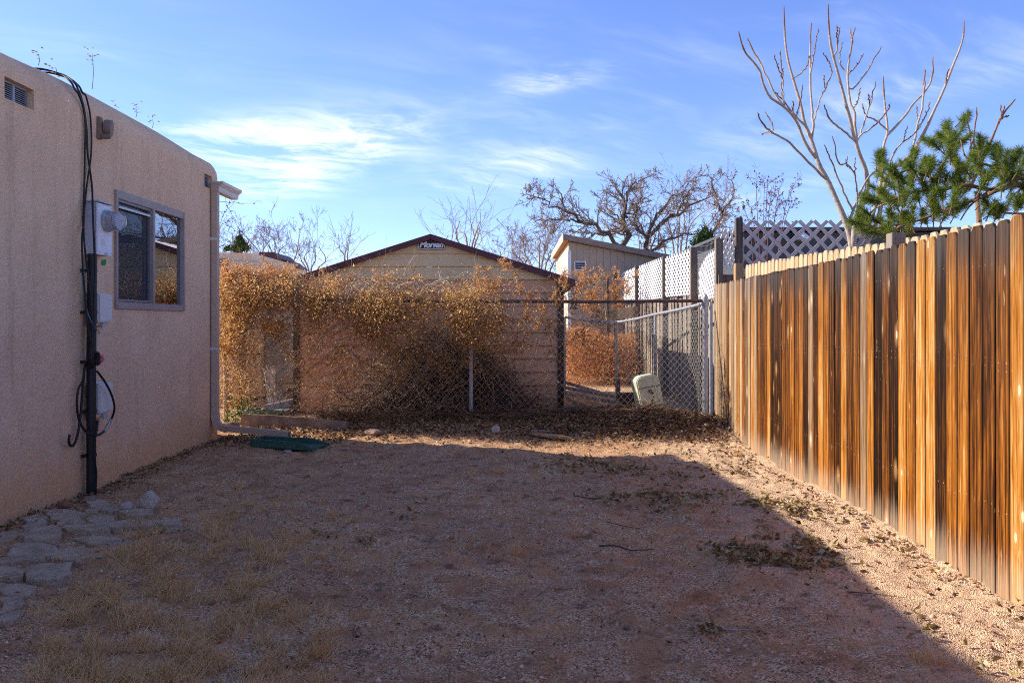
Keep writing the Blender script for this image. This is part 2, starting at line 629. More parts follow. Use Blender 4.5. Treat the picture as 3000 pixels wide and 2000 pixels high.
    wood('bleached_fence_wood', [(0, (.09, .05, .025)), (.35, (.24, .145, .075)), (.7, (.43, .30, .175)), (1, (.60, .48, .33))], (.10, .085, .075), .8, .3, 1.78, (.55, .42, .27))
    wood('pale_fence_wood', [(0, (.22, .12, .05)), (.5, (.47, .33, .19)), (1, (.62, .49, .33))], (.30, .22, .14), .1, .2, 1.95, (.55, .40, .22))
    wood('grey_fence_wood', [(0, (.10, .075, .055)), (.5, (.25, .20, .155)), (1, (.42, .36, .29))], (.16, .13, .11), .4, .3, 1.72, (.34, .26, .18))
    wood('raw_lumber', [(0, (.26, .15, .07)), (.5, (.42, .27, .14)), (1, (.58, .42, .26))], (.2, .15, .1), .3, .2, 2.6)
    wood('grey_post_wood', [(0, (.065, .045, .035)), (.5, (.16, .12, .095)), (1, (.29, .235, .19))], (.12, .10, .09), .4, .2, 2.7, (.2, .15, .1))
    wood('old_timber', [(0, (.10, .06, .045)), (.5, (.22, .145, .11)), (1, (.35, .26, .21))], (.2, .15, .12), .2, .2, 9, (.22, .15, .11))

    # painted siding of the shed, rusty at the laps
    def siding(name, c1, c2, rust):
        m, t, p = material(name)
        pos = t.pos()
        col = t.ramp(t.noise(pos, 1.7, 5, .6), [(.3, c2), (.7, c1)])
        st = t.noise(t.vmath('MULTIPLY', pos, (9, 9, .8)), 1.3, 5, .65)
        col = t.mix(t.smooth(st, .52, .74, 0, .45), col, rust)
        sp = t.noise(pos, 22, 5, .7)
        col = t.mix(t.smooth(sp, .63, .70, 0, .5), col, tuple(c * .5 for c in rust))
        setp(t, p, col=col, rough=.6, nrm=t.bump(t.noise(pos, 12, 3), .25, .006), spec=.35)

    siding('cream_siding', (.72, .56, .31), (.64, .48, .25), (.38, .21, .09))
    siding('tan_siding', (.66, .385, .215), (.57, .32, .17), (.36, .18, .085))
    siding('white_roof_metal', (.66, .64, .60), (.55, .53, .50), (.35, .28, .22))
    simple('maroon_paint', (.115, .036, .042), (.080, .024, .030), .5, 8, .2, 40)
    simple('dark_brown_trim', (.055, .030, .022), (.030, .017, .013), .7, 7, .3, 50)
    simple('black_sign', (.012, .012, .016), (.008, .008, .010), .35, 9, .05, 60)
    simple('sign_white', (.88, .86, .84), (.80, .78, .76), .5, 20, .1, 60)

    # metals, plastics
    simple('galvanised', (.50, .51, .53), (.33, .34, .36), .45, 25, .2, 90, .7)
    simple('galvanised_wire', (.56, .55, .53), (.38, .37, .35), .5, 30, .1, 90, .3)
    simple('dull_zinc', (.56, .54, .51), (.36, .33, .30), .55, 18, .25, 90, .2)
    simple('rusty_pipe', (.16, .11, .085), (.085, .055, .045), .7, 20, .3, 90, .2)
    simple('meter_grey', (.50, .51, .55), (.43, .44, .48), .55, 4, .1, 60)
    simple('meter_white', (.74, .74, .78), (.66, .66, .70), .5, 4, .1, 60)
    simple('box_plastic', (.66, .64, .58), (.58, .56, .50), .55, 5, .1, 60)
    simple('black_pipe', (.020, .021, .028), (.011, .012, .016), .45, 6, .2, 50)
    simple('black_cable', (.012, .012, .015), (.007, .007, .009), .5, 9, .1, 50)
    simple('teal_wire', (.10, .30, .30), (.06, .2, .2), .5, 9, .1, 50)
    simple('green_sticker', (.015, .26, .055), (.010, .22, .045), .6, 9, .1, 50)
    simple('red_plastic', (.55, .12, .12), (.45, .1, .1), .6, 9, .1, 50)
    simple('white_plastic', (.70, .70, .70), (.6, .6, .6), .5, 9, .1, 50)
    simple('bronze_aluminium', (.245, .215, .205), (.205, .18, .172), .45, 6, .08, 60, .15)
    simple('window_frame_paint', (.36, .29, .26), (.29, .23, .205), .5, 6, .08, 60)
    simple('gutter_white', (.66, .64, .60), (.57, .55, .52), .45, 6, .1, 60)
    simple('downspout_brown', (.54, .41, .31), (.47, .35, .265), .5, 6, .1, 60)
    simple('lamp_paint', (.24, .165, .13), (.2, .135, .105), .65, 9, .15, 60)
    simple('vent_metal', (.36, .37, .41), (.27, .28, .31), .5, 12, .1, 60, .2)
    simple('dark_inside', (.012, .012, .013), (.008, .008, .009), .9)
    simple('curtain_cloth', (.10, .10, .11), (.06, .06, .07), .9, 5, .2, 40)
    simple('splash_green', (.045, .13, .095), (.032, .10, .072), .55, 6, .2, 40)
    simple('pedestal_green', (.60, .63, .44), (.53, .55, .38), .6, 5, .15, 50)
    simple('rust_mark', (.20, .10, .035), (.12, .06, .02), .8, 40)
    simple('lattice_white', (.80, .79, .78), (.70, .69, .67), .55, 8, .1, 60)
    simple('lattice_grey', (.56, .49, .47), (.46, .40, .385), .6, 8, .1, 60)
    simple('tan_t111', (.41, .325, .24), (.345, .27, .195), .8, 6, .3, 60)
    simple('sunlit_t111', (.60, .50, .37), (.53, .43, .31), .8, 6, .3, 60)  # lighter copy of the tan boards, sunlight on the left face painted in
    simple('groove_dark', (.12, .09, .07), (.09, .07, .05), .9)
    simple('white_trim', (.76, .76, .76), (.66, .66, .66), .6, 8, .1, 60)
    simple('roof_brown', (.28, .21, .165), (.22, .165, .13), .8, 5, .2, 40)
    simple('soffit_wood', (.40, .21, .09), (.30, .15, .06), .8, 9, .2, 40)
    simple('slate_siding', (.085, .088, .098), (.062, .064, .072), .7, 5, .2, 40)
    simple('blue_grey_junk', (.22, .24, .28), (.14, .15, .18), .6, 9, .2, 40)
    simple('hose_green', (.03, .14, .10), (.02, .10, .07), .5)
    simple('straw_white', (.55, .52, .49), (.36, .33, .31), .8, 40)
    simple('old_plank', (.25, .205, .17), (.13, .105, .088), .9, 11, .4, 50)
    simple('timber_wood', (.36, .26, .18), (.19, .13, .09), .9, 9, .5, 45)
    simple('pipe_tan', (.43, .36, .29), (.33, .27, .21), .7, 14, .2, 50)

    # stone
    def stone(name, a, b, c):
        m, t, p = material(name)
        pos = t.pos()
        oc = t.ocol()
        col = t.ramp(t.noise(pos, 7, 7, .68), [(.28, a), (.55, b), (.78, c)])
        sp = t.noise(pos, 60, 4, .7)
        col = t.mix(t.smooth(sp, .55, .75, 0, .5), col, t.mix(.5, col, (.60, .58, .54)))
        col = t.mix(t.smooth(t.noise(pos, 5, 6, .72), .50, .68, 0, .5), col, (.46, .28, .17))
        col = t.mix(t.smooth(t.noise(pos, 17, 6, .75), .54, .64, 0, .4), col, t.mix(.7, col, (.08, .07, .06)))
        h = t.math('ADD', t.math('MULTIPLY', t.noise(pos, 9, 6, .72), 2.2), t.math('MULTIPLY', t.noise(pos, 55, 4, .7), .6))
        setp(t, p, col=col, rough=.95, nrm=t.bump(h, 1.0, .03), spec=.1)

    stone('flagstone', (.40, .30, .205), (.62, .485, .345), (.78, .64, .48))
    stone('pale_rock', (.52, .45, .36), (.70, .62, .50), (.82, .75, .62))
    stone('pink_rock', (.25, .15, .12), (.40, .26, .21), (.50, .38, .32))
    stone('brick_chunk', (.26, .10, .06), (.38, .17, .10), (.45, .27, .19))

    # plants
    def scatter(name, stops, rough=.85, transl=.0, spec=.15):
        m, t, p = material(name)
        col = t.ramp(t.isl(), stops)
        setp(t, p, col=col, rough=rough, spec=spec)
        if transl:
            tr = t.n('ShaderNodeBsdfTranslucent', None, {'Color': col})
            mx = t.n('ShaderNodeMixShader', None, {0: transl, 1: p.outputs[0], 2: tr.outputs[0]})
            t.t.links.new(mx.outputs[0], t.t.nodes['Material Output'].inputs[0])

    scatter('vine_leaf', [(0, (.26, .105, .028)), (.3, (.56, .30, .10)), (.6, (.74, .45, .18)), (.85, (.83, .58, .29)), (.965, (.88, .70, .45)), (.975, (.14, .20, .04)), (1, (.09, .17, .03))], transl=.55)
    scatter('vine_pod', [(0, (.50, .22, .07)), (.5, (.72, .38, .14)), (1, (.82, .54, .27))], transl=.5)
    scatter('vine_twig', [(0, (.22, .13, .065)), (.5, (.46, .31, .17)), (.85, (.66, .51, .33)), (1, (.80, .69, .52))])
    scatter('pale_twig', [(0, (.42, .33, .22)), (1, (.68, .60, .47))])
    scatter('brush_twig', [(0, (.055, .030, .018)), (.5, (.19, .105, .058)), (.85, (.33, .19, .105)), (1, (.50, .33, .20))])
    scatter('shade_core_leaf', [(0, (.012, .008, .006)), (1, (.035, .022, .014))])  # near-black, stands for the shade deep inside the brush heap
    scatter('orange_weed', [(0, (.50, .21, .065)), (.5, (.70, .34, .12)), (1, (.80, .52, .25))], transl=.4)
    scatter('litter_leaf', [(0, (.075, .038, .018)), (.3, (.19, .098, .044)), (.65, (.36, .21, .095)), (.9, (.52, .37, .20)), (1, (.62, .52, .32))], transl=.15)
    scatter('big_leaf', [(0, (.13, .080, .034)), (.35, (.28, .19, .080)), (.65, (.42, .315, .14)), (.85, (.52, .42, .22)), (1, (.50, .47, .34))], transl=.2)
    scatter('dry_grass', [(0, (.82, .49, .19)), (.5, (.93, .66, .31)), (1, (.95, .80, .50))], transl=.3)
    scatter('pebble', [(0, (.20, .10, .06)), (.35, (.46, .25, .15)), (.7, (.66, .38, .24)), (.93, (.78, .54, .38)), (1, (.85, .76, .66))])
    scatter('pine_needle', [(0, (.14, .19, .024)), (.5, (.28, .37, .050)), (.9, (.40, .48, .09)), (1, (.50, .46, .16))], .6, .5, .25)
    scatter('green_leaf', [(0, (.03, .10, .012)), (.6, (.07, .19, .03)), (1, (.16, .28, .06))], .5, .3)
    scatter('juniper_leaf', [(0, (.04, .07, .018)), (1, (.10, .14, .04))], .8, .1)
    scatter('red_leaf', [(0, (.11, .055, .035)), (.6, (.20, .11, .07)), (1, (.17, .17, .10))], .8, .1)
    scatter('copper_leaf', [(0, (.22, .09, .03)), (.6, (.40, .19, .08)), (1, (.42, .33, .2))], .7, .3)

    def bark(name, a, b, tip=None, lo=0, hi=1):
        m, t, p = material(name)
        pos = t.pos()
        col = t.ramp(t.noise(t.vmath('MULTIPLY', pos, (1, 1, .35)), 28, 5, .65), [(.3, a), (.7, b)])
        setp(t, p, col=col, rough=.85, nrm=t.bump(t.noise(pos, 60, 3), .5, .006), spec=.2)

    bark('pale_bark', (.33, .25, .195), (.54, .45, .37))
    bark('tip_bark', (.17, .085, .055), (.30, .175, .115))
    m, t, p = material('yard_tree_bark')
    pos = t.pos()
    age = t.n('ShaderNodeAttribute', {'attribute_name': 'age'}).outputs['Fac']
    nz = t.noise(pos, 34, 5, .7)
    old = t.ramp(nz, [(.3, (.30, .225, .165)), (.7, (.55, .45, .36))])
    young = t.ramp(nz, [(.3, (.15, .075, .045)), (.7, (.32, .185, .12))])
    f = t.smooth(t.math('ADD', age, t.math('MULTIPLY', t.math('SUBTRACT', t.noise(pos, 9, 4, .6), .5), .9)), .25, .75)
    ring = t.noise(t.vmath('MULTIPLY', pos, (6, 6, 40)), 1, 3, .6)
    setp(t, p, col=t.mix(t.smooth(ring, .58, .68, 0, .5), t.mix(f, old, young), (.20, .13, .09)), rough=.85, nrm=t.bump(t.noise(pos, 45, 4, .7), .8, .008), spec=.15)
    bark('dark_bark', (.075, .052, .038), (.17, .125, .092))
    bark('twig_bark', (.22, .165, .12), (.36, .28, .205))
    bark('haze_twig', (.21, .165, .14), (.34, .28, .245))
    bark('pine_bark', (.13, .075, .045), (.26, .16, .10))
    bark('red_bark', (.16, .06, .045), (.28, .13, .10))

    # window glass: clear, with a bright coating
    m, t, p = material('window_glass')
    nt = t.t
    nt.nodes.remove(p)
    fr = t.n('ShaderNodeFresnel', None, {'IOR': 2.6}).outputs[0]
    gl = t.n('ShaderNodeBsdfGlossy', None, {'Color': (.95, .97, 1, 1), 'Roughness': .004})
    tr = t.n('ShaderNodeBsdfTransparent', None, {'Color': (.42, .46, .50, 1)})
    mx = t.n('ShaderNodeMixShader', None, {0: t.math('ADD', fr, .22, clamp=True), 1: tr.outputs[0], 2: gl.outputs[0]})
    nt.links.new(mx.outputs[0], nt.nodes['Material Output'].inputs[0])
    m, t, p = material('insect_screen')
    setp(t, p, col=(.045, .048, .055), rough=.8, alpha=.38)
    m, t, p = material('meter_glass')
    setp(t, p, col=(.9, .92, .95), rough=.05, trans=1.0, ior=1.2)


mats()


# ------------------------------------------------------------------ the ground
def ground():
    def axis(a, b, st, outer):
        f = np.arange(a, b + st / 2, st)
        return np.concatenate([[-v for v in outer[::-1] if -v < a - .5], f, [v for v in outer if v > b + .5]])
    xs = np.concatenate([[-400, -150, -60, -25, -12, -8, -6, -4.6], np.arange(-3.7, 3.4, .025), [4.2, 5.2, 6.5, 8, 12, 25, 60, 150, 400]])
    ys = np.concatenate([[-60, -20, -8, -3, 0, .6], np.arange(1.0, 11.2, .025), [11.6, 12.2, 13, 14, 15, 16, 17, 18, 20, 24, 30, 45, 80, 150, 300, 800]])
    X, Y = np.meshgrid(xs, ys, indexing='ij')
    Z = GZ(X, Y)
    V = np.stack([X, Y, Z], -1).reshape(-1, 3)
    n, k = len(xs), len(ys)
    i = (np.arange(n - 1)[:, None] * k + np.arange(k - 1)[None, :]).ravel()
    F = np.stack([i, i + k, i + k + 1, i + 1], -1)
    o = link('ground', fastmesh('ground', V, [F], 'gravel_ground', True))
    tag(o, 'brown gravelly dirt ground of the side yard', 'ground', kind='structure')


ground()

# ------------------------------------------------------------------ the stucco house on the left
WX = -3.30
YEND = 9.48
ZT = 3.20


def Wp(px, py, off=.02):
    X = WX + off
    d = FPX * (-X) / (1500 - px)
    return Vector((X, d, CAMZ - (py - HOR) * d / FPX))


def house():
    h = thing('stucco_house', 'tan stucco house with rounded parapet along the left side of the yard', 'house', (-6, 4, 0))
    # profile: (inward, z)
    ra, rb = .42, .28
    prof = [(0.0, -.15), (0, .15)] + [(0, z) for z in np.arange(.4, 1.43, .2)]
    zb = sorted(set([round(z, 3) for z in np.concatenate([np.arange(-.15, ZT - rb, .15), [1.43, 2.39, 2.76, 2.90, ZT - rb]])]))
    prof = [(0.0, z) for z in zb]
    for a in np.linspace(0, 90, 9)[1:]:
        prof.append((ra - ra * math.cos(R(a)), ZT - rb + rb * math.sin(R(a))))
    prof += [(.42, ZT - .01), (.55, ZT - .06), (.60, ZT - .25), (6.0, ZT - .28)]
    yb = sorted(set([round(v, 3) for v in np.concatenate([np.arange(-4, 9.12, .22), [5.32, 5.65, 6.80, 8.21, 8.78, 9.00]])]))
    rc = YEND - 9.12
    path = [((WX, y), (-1, 0)) for y in yb if y <= 9.12]
    if path[-1][0][1] < 9.119:
        path.append(((WX, 9.12), (-1, 0)))
    for a in np.linspace(0, 90, 8)[1:]:
        c, s = math.cos(R(a)), math.sin(R(a))
        path.append(((WX - rc + rc * c, 9.12 + rc * s), (-c, -s)))
    for x in (-4.5, -6, -9):
        path.append(((x, YEND), (0, -1)))
    holes = [(5.32, 5.65, 2.76, 2.90), (6.80, 8.21, 1.43, 2.39), (8.78, 9.00, 2.76, 2.90)]
    npf = len(prof)
    V = []
    for (xy, nn) in path:
        for (u, z) in prof:
            lim = u
            V.append((xy[0] + nn[0] * lim, xy[1] + nn[1] * lim, z))
    V = np.array(V)
    # hand-trowelled unevenness
    wob = (vnoise(V[:, 1], V[:, 2], 1.1, 5) - .5) * .035 + (vnoise(V[:, 1], V[:, 2], 3.5, 6) - .5) * .010
    wall = (V[:, 1] < 9.0)
    V[:, 0] += np.where(wall & (V[:, 2] < 2.72) & (V[:, 1] > 6.5) & (V[:, 1] < 8.5), wob * .25, np.where(wall, wob * .5, 0))
    V[:, 2] += np.where(V[:, 2] > ZT - .12, (vnoise(V[:, 1], V[:, 0], .8, 7) - .5) * .05, 0)
    F = []
    for i in range(len(path) - 1):
        for j in range(npf - 1):
            yc = (path[i][0][1] + path[i + 1][0][1]) / 2
            zc = (prof[j][1] + prof[j + 1][1]) / 2
            if abs(path[i][0][0] - WX) < 1e-6 and abs(path[i + 1][0][0] - WX) < 1e-6 and any(a < yc < b and c < zc < d for a, b, c, d in holes) and prof[j][0] < .1:
                continue
            F.append((i * npf + j, (i + 1) * npf + j, (i + 1) * npf + j + 1, i * npf + j + 1))
    me = fastmesh('wall', V, [np.array(F)], 'tan_stucco', True)
    link('wall', me, h)
    # reveals of the openings
    for (a, b, c, d), dep, mt in ((holes[0], .16, 'tan_stucco'), (holes[2], .16, 'tan_stucco'), (holes[1], .12, 'tan_stucco')):
        r = MB()
        x0, x1 = WX - dep, WX + .004
        e = .015
        r.box(x0, x1, a - e, a, c - e, d + e).box(x0, x1, b, b + e, c - e, d + e).box(x0, x1, a, b, c - e, c).box(x0, x1, a, b, d, d + e)
        r.build('opening_reveal', mt, h)
    # vents with louvre slats
    for (a, b, c, d) in (holes[0], holes[2]):
        fr = MB()
        X = WX - .05
        w = .014
        fr.box(X - .02, X + .012, a, a + w, c, d).box(X - .02, X + .012, b - w, b, c, d).box(X - .02, X + .012, a + w, b - w, c, c + w).box(X - .02, X + .012, a + w, b - w, d - w, d)
        if b - a > .3:
            fr.box(X - .02, X + .014, (a + b) / 2 - .012, (a + b) / 2 + .012, c + w, d - w)
        f = fr.build('vent', 'vent_metal', h)
        MB().box(X - .10, X - .09, a, b, c, d).build('vent_backing', 'dark_inside', f)
        n = 8
        for k in range(n):
            z = c + w + (d - c - 2 * w) * (k + .5) / n
            MB().prism([(X - .018, a + w, z + .012), (X + .008, a + w, z - .006), (X + .008, a + w, z - .009), (X - .018, a + w, z + .009)], (0, b - a - 2 * w, 0)).build('slat', 'vent_metal', f)
    # window: flanged frame, two panes, a screen over the near half
    y0, y1, z0, z1 = holes[1]
    ym = 7.50
    fr = MB()
    fr.box(WX - .05, WX + .022, y0 - .012, y0 + .026, z0 - .015, z1 + .015).box(WX - .05, WX + .022, y1 - .026, y1 + .012, z0 - .015, z1 + .015)
    fr.box(WX - .05, WX + .020, y0 + .026, y1 - .026, z0 - .015, z0 + .045).box(WX - .05, WX + .020, y0 + .026, y1 - .026, z1 - .055, z1 + .015)
    w = fr.build('window', 'window_frame_paint', h, bevel=.003)
    MB().box(WX - .045, WX + .026, ym - .022, ym + .022, z0 + .045, z1 - .055).build('mullion', 'window_frame_paint', w, bevel=.003)
    s = MB()
    for (a, b) in ((y0 + .026, ym - .022),):
        s.box(WX - .02, WX + .006, a, a + .02, z0 + .05, z1 - .055).box(WX - .02, WX + .006, b - .022, b, z0 + .05, z1 - .055)
        s.box(WX - .02, WX + .006, a + .02, b - .022, z0 + .05, z0 + .07).box(WX - .02, WX + .006, a + .02, b - .022, z1 - .077, z1 - .055)
    s.build('screen_frame', 'bronze_aluminium', w)
    MB().box(WX - .030, WX - .026, y0 + .026, ym - .022, z0 + .045, z1 - .055).build('pane', 'window_glass', w)
    MB().box(WX - .018, WX - .014, ym + .022, y1 - .026, z0 + .045, z1 - .055).build('pane', 'window_glass', w)
    MB().box(WX - .008, WX - .006, y0 + .055, ym - .052, z0 + .07, z1 - .077).build('insect_screen', 'insect_screen', w)
    MB().box(WX - .002, WX + .012, y0 + .06, ym - .05, z1 - .13, z1 - .112).build('blind_rail', 'gutter_white', w)
    for q in (y0 + .09, (y0 + y1) / 2, y1 - .1):
        MB().lathe([(0, .006), (.004, .005)], (WX + .02, q, z0 - .01), (1, 0, 0), 8).build('screw', 'galvanised', w)
    # dim room behind the glass
    rm = MB()
    rm.box(WX - 2.2, WX - 2.15, y0 - 1, y1 + 1, .3, 2.7).box(WX - 2.15, WX - .13, y0 - 1, y0 - .95, .3, 2.7).box(WX - 2.15, WX - .13, y1 + .95 - .9, y1 + .1, .3, 2.7)
    rm.box(WX - 2.15, WX - .13, y0 - .95, y1 + .05, .3, .35).box(WX - 2.15, WX - .13, y0 - .95, y1 + .05, 2.65, 2.7)
    rm.build('room', 'dark_inside', h)
    cu = MB()
    pts = [(WX - .22 - .025 * math.sin(k * 1.1), 7.30 + k * .02) for k in range(24)]
    for (xa, ya), (xb, yb2) in zip(pts[:-1], pts[1:]):
        cu.add([(xa, ya, 1.36), (xb, yb2, 1.36), (xb, yb2, 2.5), (xa, ya, 2.5)], [(0, 1, 2, 3)])
    cu.build('curtain', 'curtain_cloth', h, smooth=True)


house()


def wall_gear():
    # electric meter
    t = thing('electric_meter', 'grey and white electric meter cabinet with glass dial beside the window', 'electric meter', (WX, 6.44, 1.83))
    MB().box(WX - .004, WX + .085, 6.33, 6.55, 1.83, 2.235).build('cabinet', 'meter_grey', t, bevel=.004)
    MB().box(WX + .085, WX + .102, 6.325, 6.555, 1.828, 2.225).build('cover', 'meter_white', t, bevel=.004)
    MB().box(WX - .004, WX + .112, 6.318, 6.562, 2.236, 2.246).build('cap', 'meter_grey', t, bevel=.002)
    MB().lathe([(0, .088), (.022, .088), (.026, .080), (.07, .078), (.07, .0)], (WX + .102, 6.455, 2.10), (1, 0, 0), 28).build('ring', 'galvanised', t, smooth='auto')
    MB().lathe([(.071, .076), (.115, .074), (.135, .060), (.143, .03), (.144, .001)], (WX + .102, 6.455, 2.10), (1, 0, 0), 28).build('glass_dome', 'meter_glass', t, smooth='auto')
    MB().lathe([(.072, .060), (.095, .058), (.096, .0)], (WX + .102, 6.455, 2.10), (1, 0, 0), 24).build('dial', 'meter_grey', t, smooth='auto')
    MB().box(WX + .102, WX + .108, 6.43, 6.47, 1.833, 1.85).build('latch', 'galvanised', t)
    MB().box(WX + .102, WX + .1035, 6.37, 6.44, 1.90, 1.955).build('warning_label', 'box_plastic', t)
    for yy, zz in ((6.345, 1.85), (6.535, 1.85), (6.345, 2.205), (6.535, 2.205)):
        MB().lathe([(0, .006), (.004, .005)], (WX + .102, yy, zz), (1, 0, 0), 8).build('screw', 'galvanised', t)
    # conduit
    t = thing('conduit_pipe', 'thick black conduit pipe running from the meter down to the ground', 'pipe', (WX + .06, 6.32, 0))
    MB().tube([(WX + .055, 6.318, -.15), (WX + .055, 6.318, 1.0), (WX + .055, 6.335, 1.829)], .035, 14).build('pipe', 'black_pipe', t, smooth='auto')
    for z in (.28, .62, 1.0, 1.38, 1.70):
        MB().tube([(WX + .055, 6.318 if z < 1.2 else 6.327, z - .012), (WX + .055, 6.318 if z < 1.2 else 6.327, z + .012)], .040, 14).box(WX - .003, WX + .04, 6.268, 6.282, z - .011, z + .011).build('clamp', 'black_pipe', t, smooth='auto')
    # boxes
    t = thing('utility_box', 'small grey phone box just below the meter cabinet', 'utility box', (WX, 6.5, 1.27), 'grey wiring boxes')
    MB().box(WX - .003, WX + .045, 6.355, 6.60, 1.275, 1.535).build('box_base', 'box_plastic', t, bevel=.008)
    MB().box(WX + .045, WX + .09, 6.37, 6.59, 1.30, 1.525).build('lid', 'box_plastic', t, bevel=.012)
    MB().box(WX + .045, WX + .068, 6.47, 6.52, 1.262, 1.298).build('latch', 'meter_grey', t, bevel=.003)
    t = thing('utility_box', 'beige wiring box low on the wall with a cable looped over it', 'utility box', (WX, 6.5, .55), 'grey wiring boxes')
    MB().box(WX - .003, WX + .05, 6.355, 6.60, .555, .835).build('box_base', 'box_plastic', t, bevel=.008)
    MB().box(WX + .05, WX + .095, 6.37, 6.59, .59, .825).build('lid', 'box_plastic', t, bevel=.012)
    MB().box(WX + .05, WX + .072, 6.48, 6.53, .54, .588).build('latch', 'meter_grey', t, bevel=.003)
    for z in (.61, .67, .75, .80):
        MB().box(WX + .01, WX + .045, 6.340, 6.355, z, z + .016).build('hinge', 'box_plastic', t)
    o = MB().prism([Wp(299, 762, .003), Wp(310, 759, .003), Wp(310, 774, .003), Wp(305, 778, .003), Wp(298, 776, .003)], (.003, 0, 0)).build('sticker', 'green_sticker')
    tag(o, 'bright green paint mark on the wall under the meter', 'paint mark')

    # cables: traced along the wall
    def cable(name, pts, r, mat, label, n=40, off=.02, cat='cable'):
        P = [p if isinstance(p, Vector) else Wp(p[0], p[1], p[2] if len(p) > 2 else off) for p in pts]
        o = MB().tube(spline(P, n), r, 6).build(name, mat, smooth=True)
        tag(o, label, cat, 'cables on the house wall')
        return o
    z1 = lambda x, y, o=.02: (x / 2.613, 100 + y / 2.613, o)
    over = [Vector((WX - 1.2, 6.12, ZT - .1)), Vector((WX - .40, 6.17, ZT + .012)), Vector((WX - .16, 6.22, ZT - .005)), Wp(205, 238, -.025), Wp(219, 262, .012)]
    cable('cable', over + [z1(605, 470, .02), z1(640, 580), z1(655, 720), z1(650, 900), z1(645, 1200), z1(637, 1400, .05), (243, 640, .06), (246, 700, .12), (252, 760, .12), (262, 840, .12), (270, 960, .12), (266, 1080, .12)], .0075, 'black_cable',
          'black cable hanging over the parapet, the nearest of three to the vent', 70)
    cable('cable', [p + Vector((0, .05, .008)) for p in over] + [z1(622, 490, .02), z1(648, 600), z1(665, 750), z1(670, 900), z1(690, 1050), z1(705, 1180), z1(712, 1400, .13), (276, 720, .13), (278, 800, .12), (275, 900, .12), (272, 1000, .12), (272, 1080, .12)], .0075, 'black_cable',
          'black cable over the parapet that runs in front of the meter cabinet', 70)
    cable('cable', [p + Vector((0, .11, .004)) for p in over] + [z1(655, 470, .02), z1(672, 530), z1(690, 620), z1(700, 780), z1(695, 950), z1(670, 1120), z1(650, 1300), z1(640, 1450), (240, 700, .05), (243, 790, .05), (252, 900, .11), (262, 1010, .11)], .0075, 'black_cable',
          'black cable bowing out nearest the round lamp before crossing the others', 70)
    q = lambda x, y, o=.05: (200 + x / 2.85, 950 + y / 2.85, o)
    cable('cable', [q(185, 280, .12), q(145, 330, .06), q(130, 430, .05), q(115, 600, .04), q(100, 780, .04), q(75, 930, .04), q(45, 1005, .04), q(18, 1010, .04), q(5, 980, .04), q(10, 920, .04)], .010, 'black_cable',
          'loose black cable end hooked up at the left of the conduit pipe')
    cable('cable', [q(240, 390, .13), q(300, 470, .14), q(350, 560, .14), q(380, 650, .14), q(383, 720, .13), q(355, 800, .10), q(320, 860, .09), q(290, 900, .09), q(235, 925, .12), q(170, 910, .12), q(120, 860, .05), q(85, 780, .04), q(72, 650, .04), q(85, 540, .04), q(120, 480, .04), q(135, 420, .05)], .009, 'black_cable',
          'black cable loop circling the low wiring box', 60)
    cable('cable', [q(245, 800, .11), q(240, 860, .12), q(222, 960, .12), q(215, 1100, .12), q(232, 1240, .12), q(228, 1400, .12), q(240, 1470, .12)], .009, 'black_cable',
          'thin black cable strapped along the lower conduit pipe')
    w = lambda x, y, o=.05: (x / 2.613, 600 + y / 2.613, o)
    cable('wire', [w(650, 470, .03), w(630, 540, .03), w(635, 640, .03), w(650, 740, .03), w(680, 850, .12), w(715, 920, .12), w(765, 985, .10)], .004, 'teal_wire',
          'thin teal wire curving beside the conduit pipe', cat='wire')
    cable('wire', [w(780, 930, .03), w(765, 1000, .03), w(750, 1100, .03), w(745, 1180, .06)], .004, 'white_plastic', 'thin white wire dropping below the phone box', cat='wire')
    cable('cable_coil', [Vector((WX + .112 + .010 * math.sin(k * 2.3), 6.30 + (.026 + .018 * math.sin(k * 1.7)) * math.cos(k * .9), 1.02 + (.040 + .025 * math.cos(k * 2.9)) * math.sin(k * .9))) for k in range(22)], .006, 'black_cable', 'small tangled black cable coil on the conduit pipe', 90, cat='cable coil')
    cable('connector', [q(355, 790, .105), q(330, 845, .095), q(300, 890, .09)], .0105, 'galvanised', 'silver cable splitter beneath the low wiring box', 8, cat='connector')
    o = MB().prism([Wp(286, 1036, .08), Wp(296, 1040, .08), Wp(302, 1052, .08), Wp(296, 1062, .08), Wp(288, 1054, .08)], (.012, 0, 0)).build('wire_tag', 'red_plastic')
    tag(o, 'small red tag on the wires at the conduit pipe', 'wire tag')
    # wall lamp
    t = thing('wall_lamp', 'round brown hooded lamp high on the stucco wall', 'wall lamp', (WX, 6.6, 2.75))
    MB().box(WX - .004, WX + .03, 6.50, 6.55, 2.76, 2.935).build('back_plate', 'lamp_paint', t, bevel=.004)
    MB().lathe([(0, .062), (.03, .068), (.055, .064), (.058, .050)], (WX + .025, 6.585, 2.865), (1, .25, -.1), 24).build('hood', 'lamp_paint', t, smooth='auto')
    MB().box(WX + .03, WX + .10, 6.51, 6.55, 2.765, 2.80).build('bracket', 'lamp_paint', t, bevel=.006)
    # gutter and downspout at the back corner
    t = thing('gutter', 'cream roof gutter with brown downspout bent out at the house corner', 'gutter', (WX + .06, 9, 0))
    kp = [(0, 0), (.075, 0), (.085, .02), (.085, .05), (.125, .085), (.13, .11), (.118, .11), (.11, .09), (.075, .055), (.072, .014), (.008, .014), (.008, .10), (0, .10)]
    MB().prism([(WX + .012 + u, 8.96, 2.735 + v) for u, v in kp], (0, .62, 0)).build('trough', 'gutter_white', t)
    MB().prism([(WX + .012 + u, 8.945, 2.735 + v) for u, v in kp[:6] + [(0, .10)]], (0, .014, 0)).build('end_cap', 'downspout_brown', t)
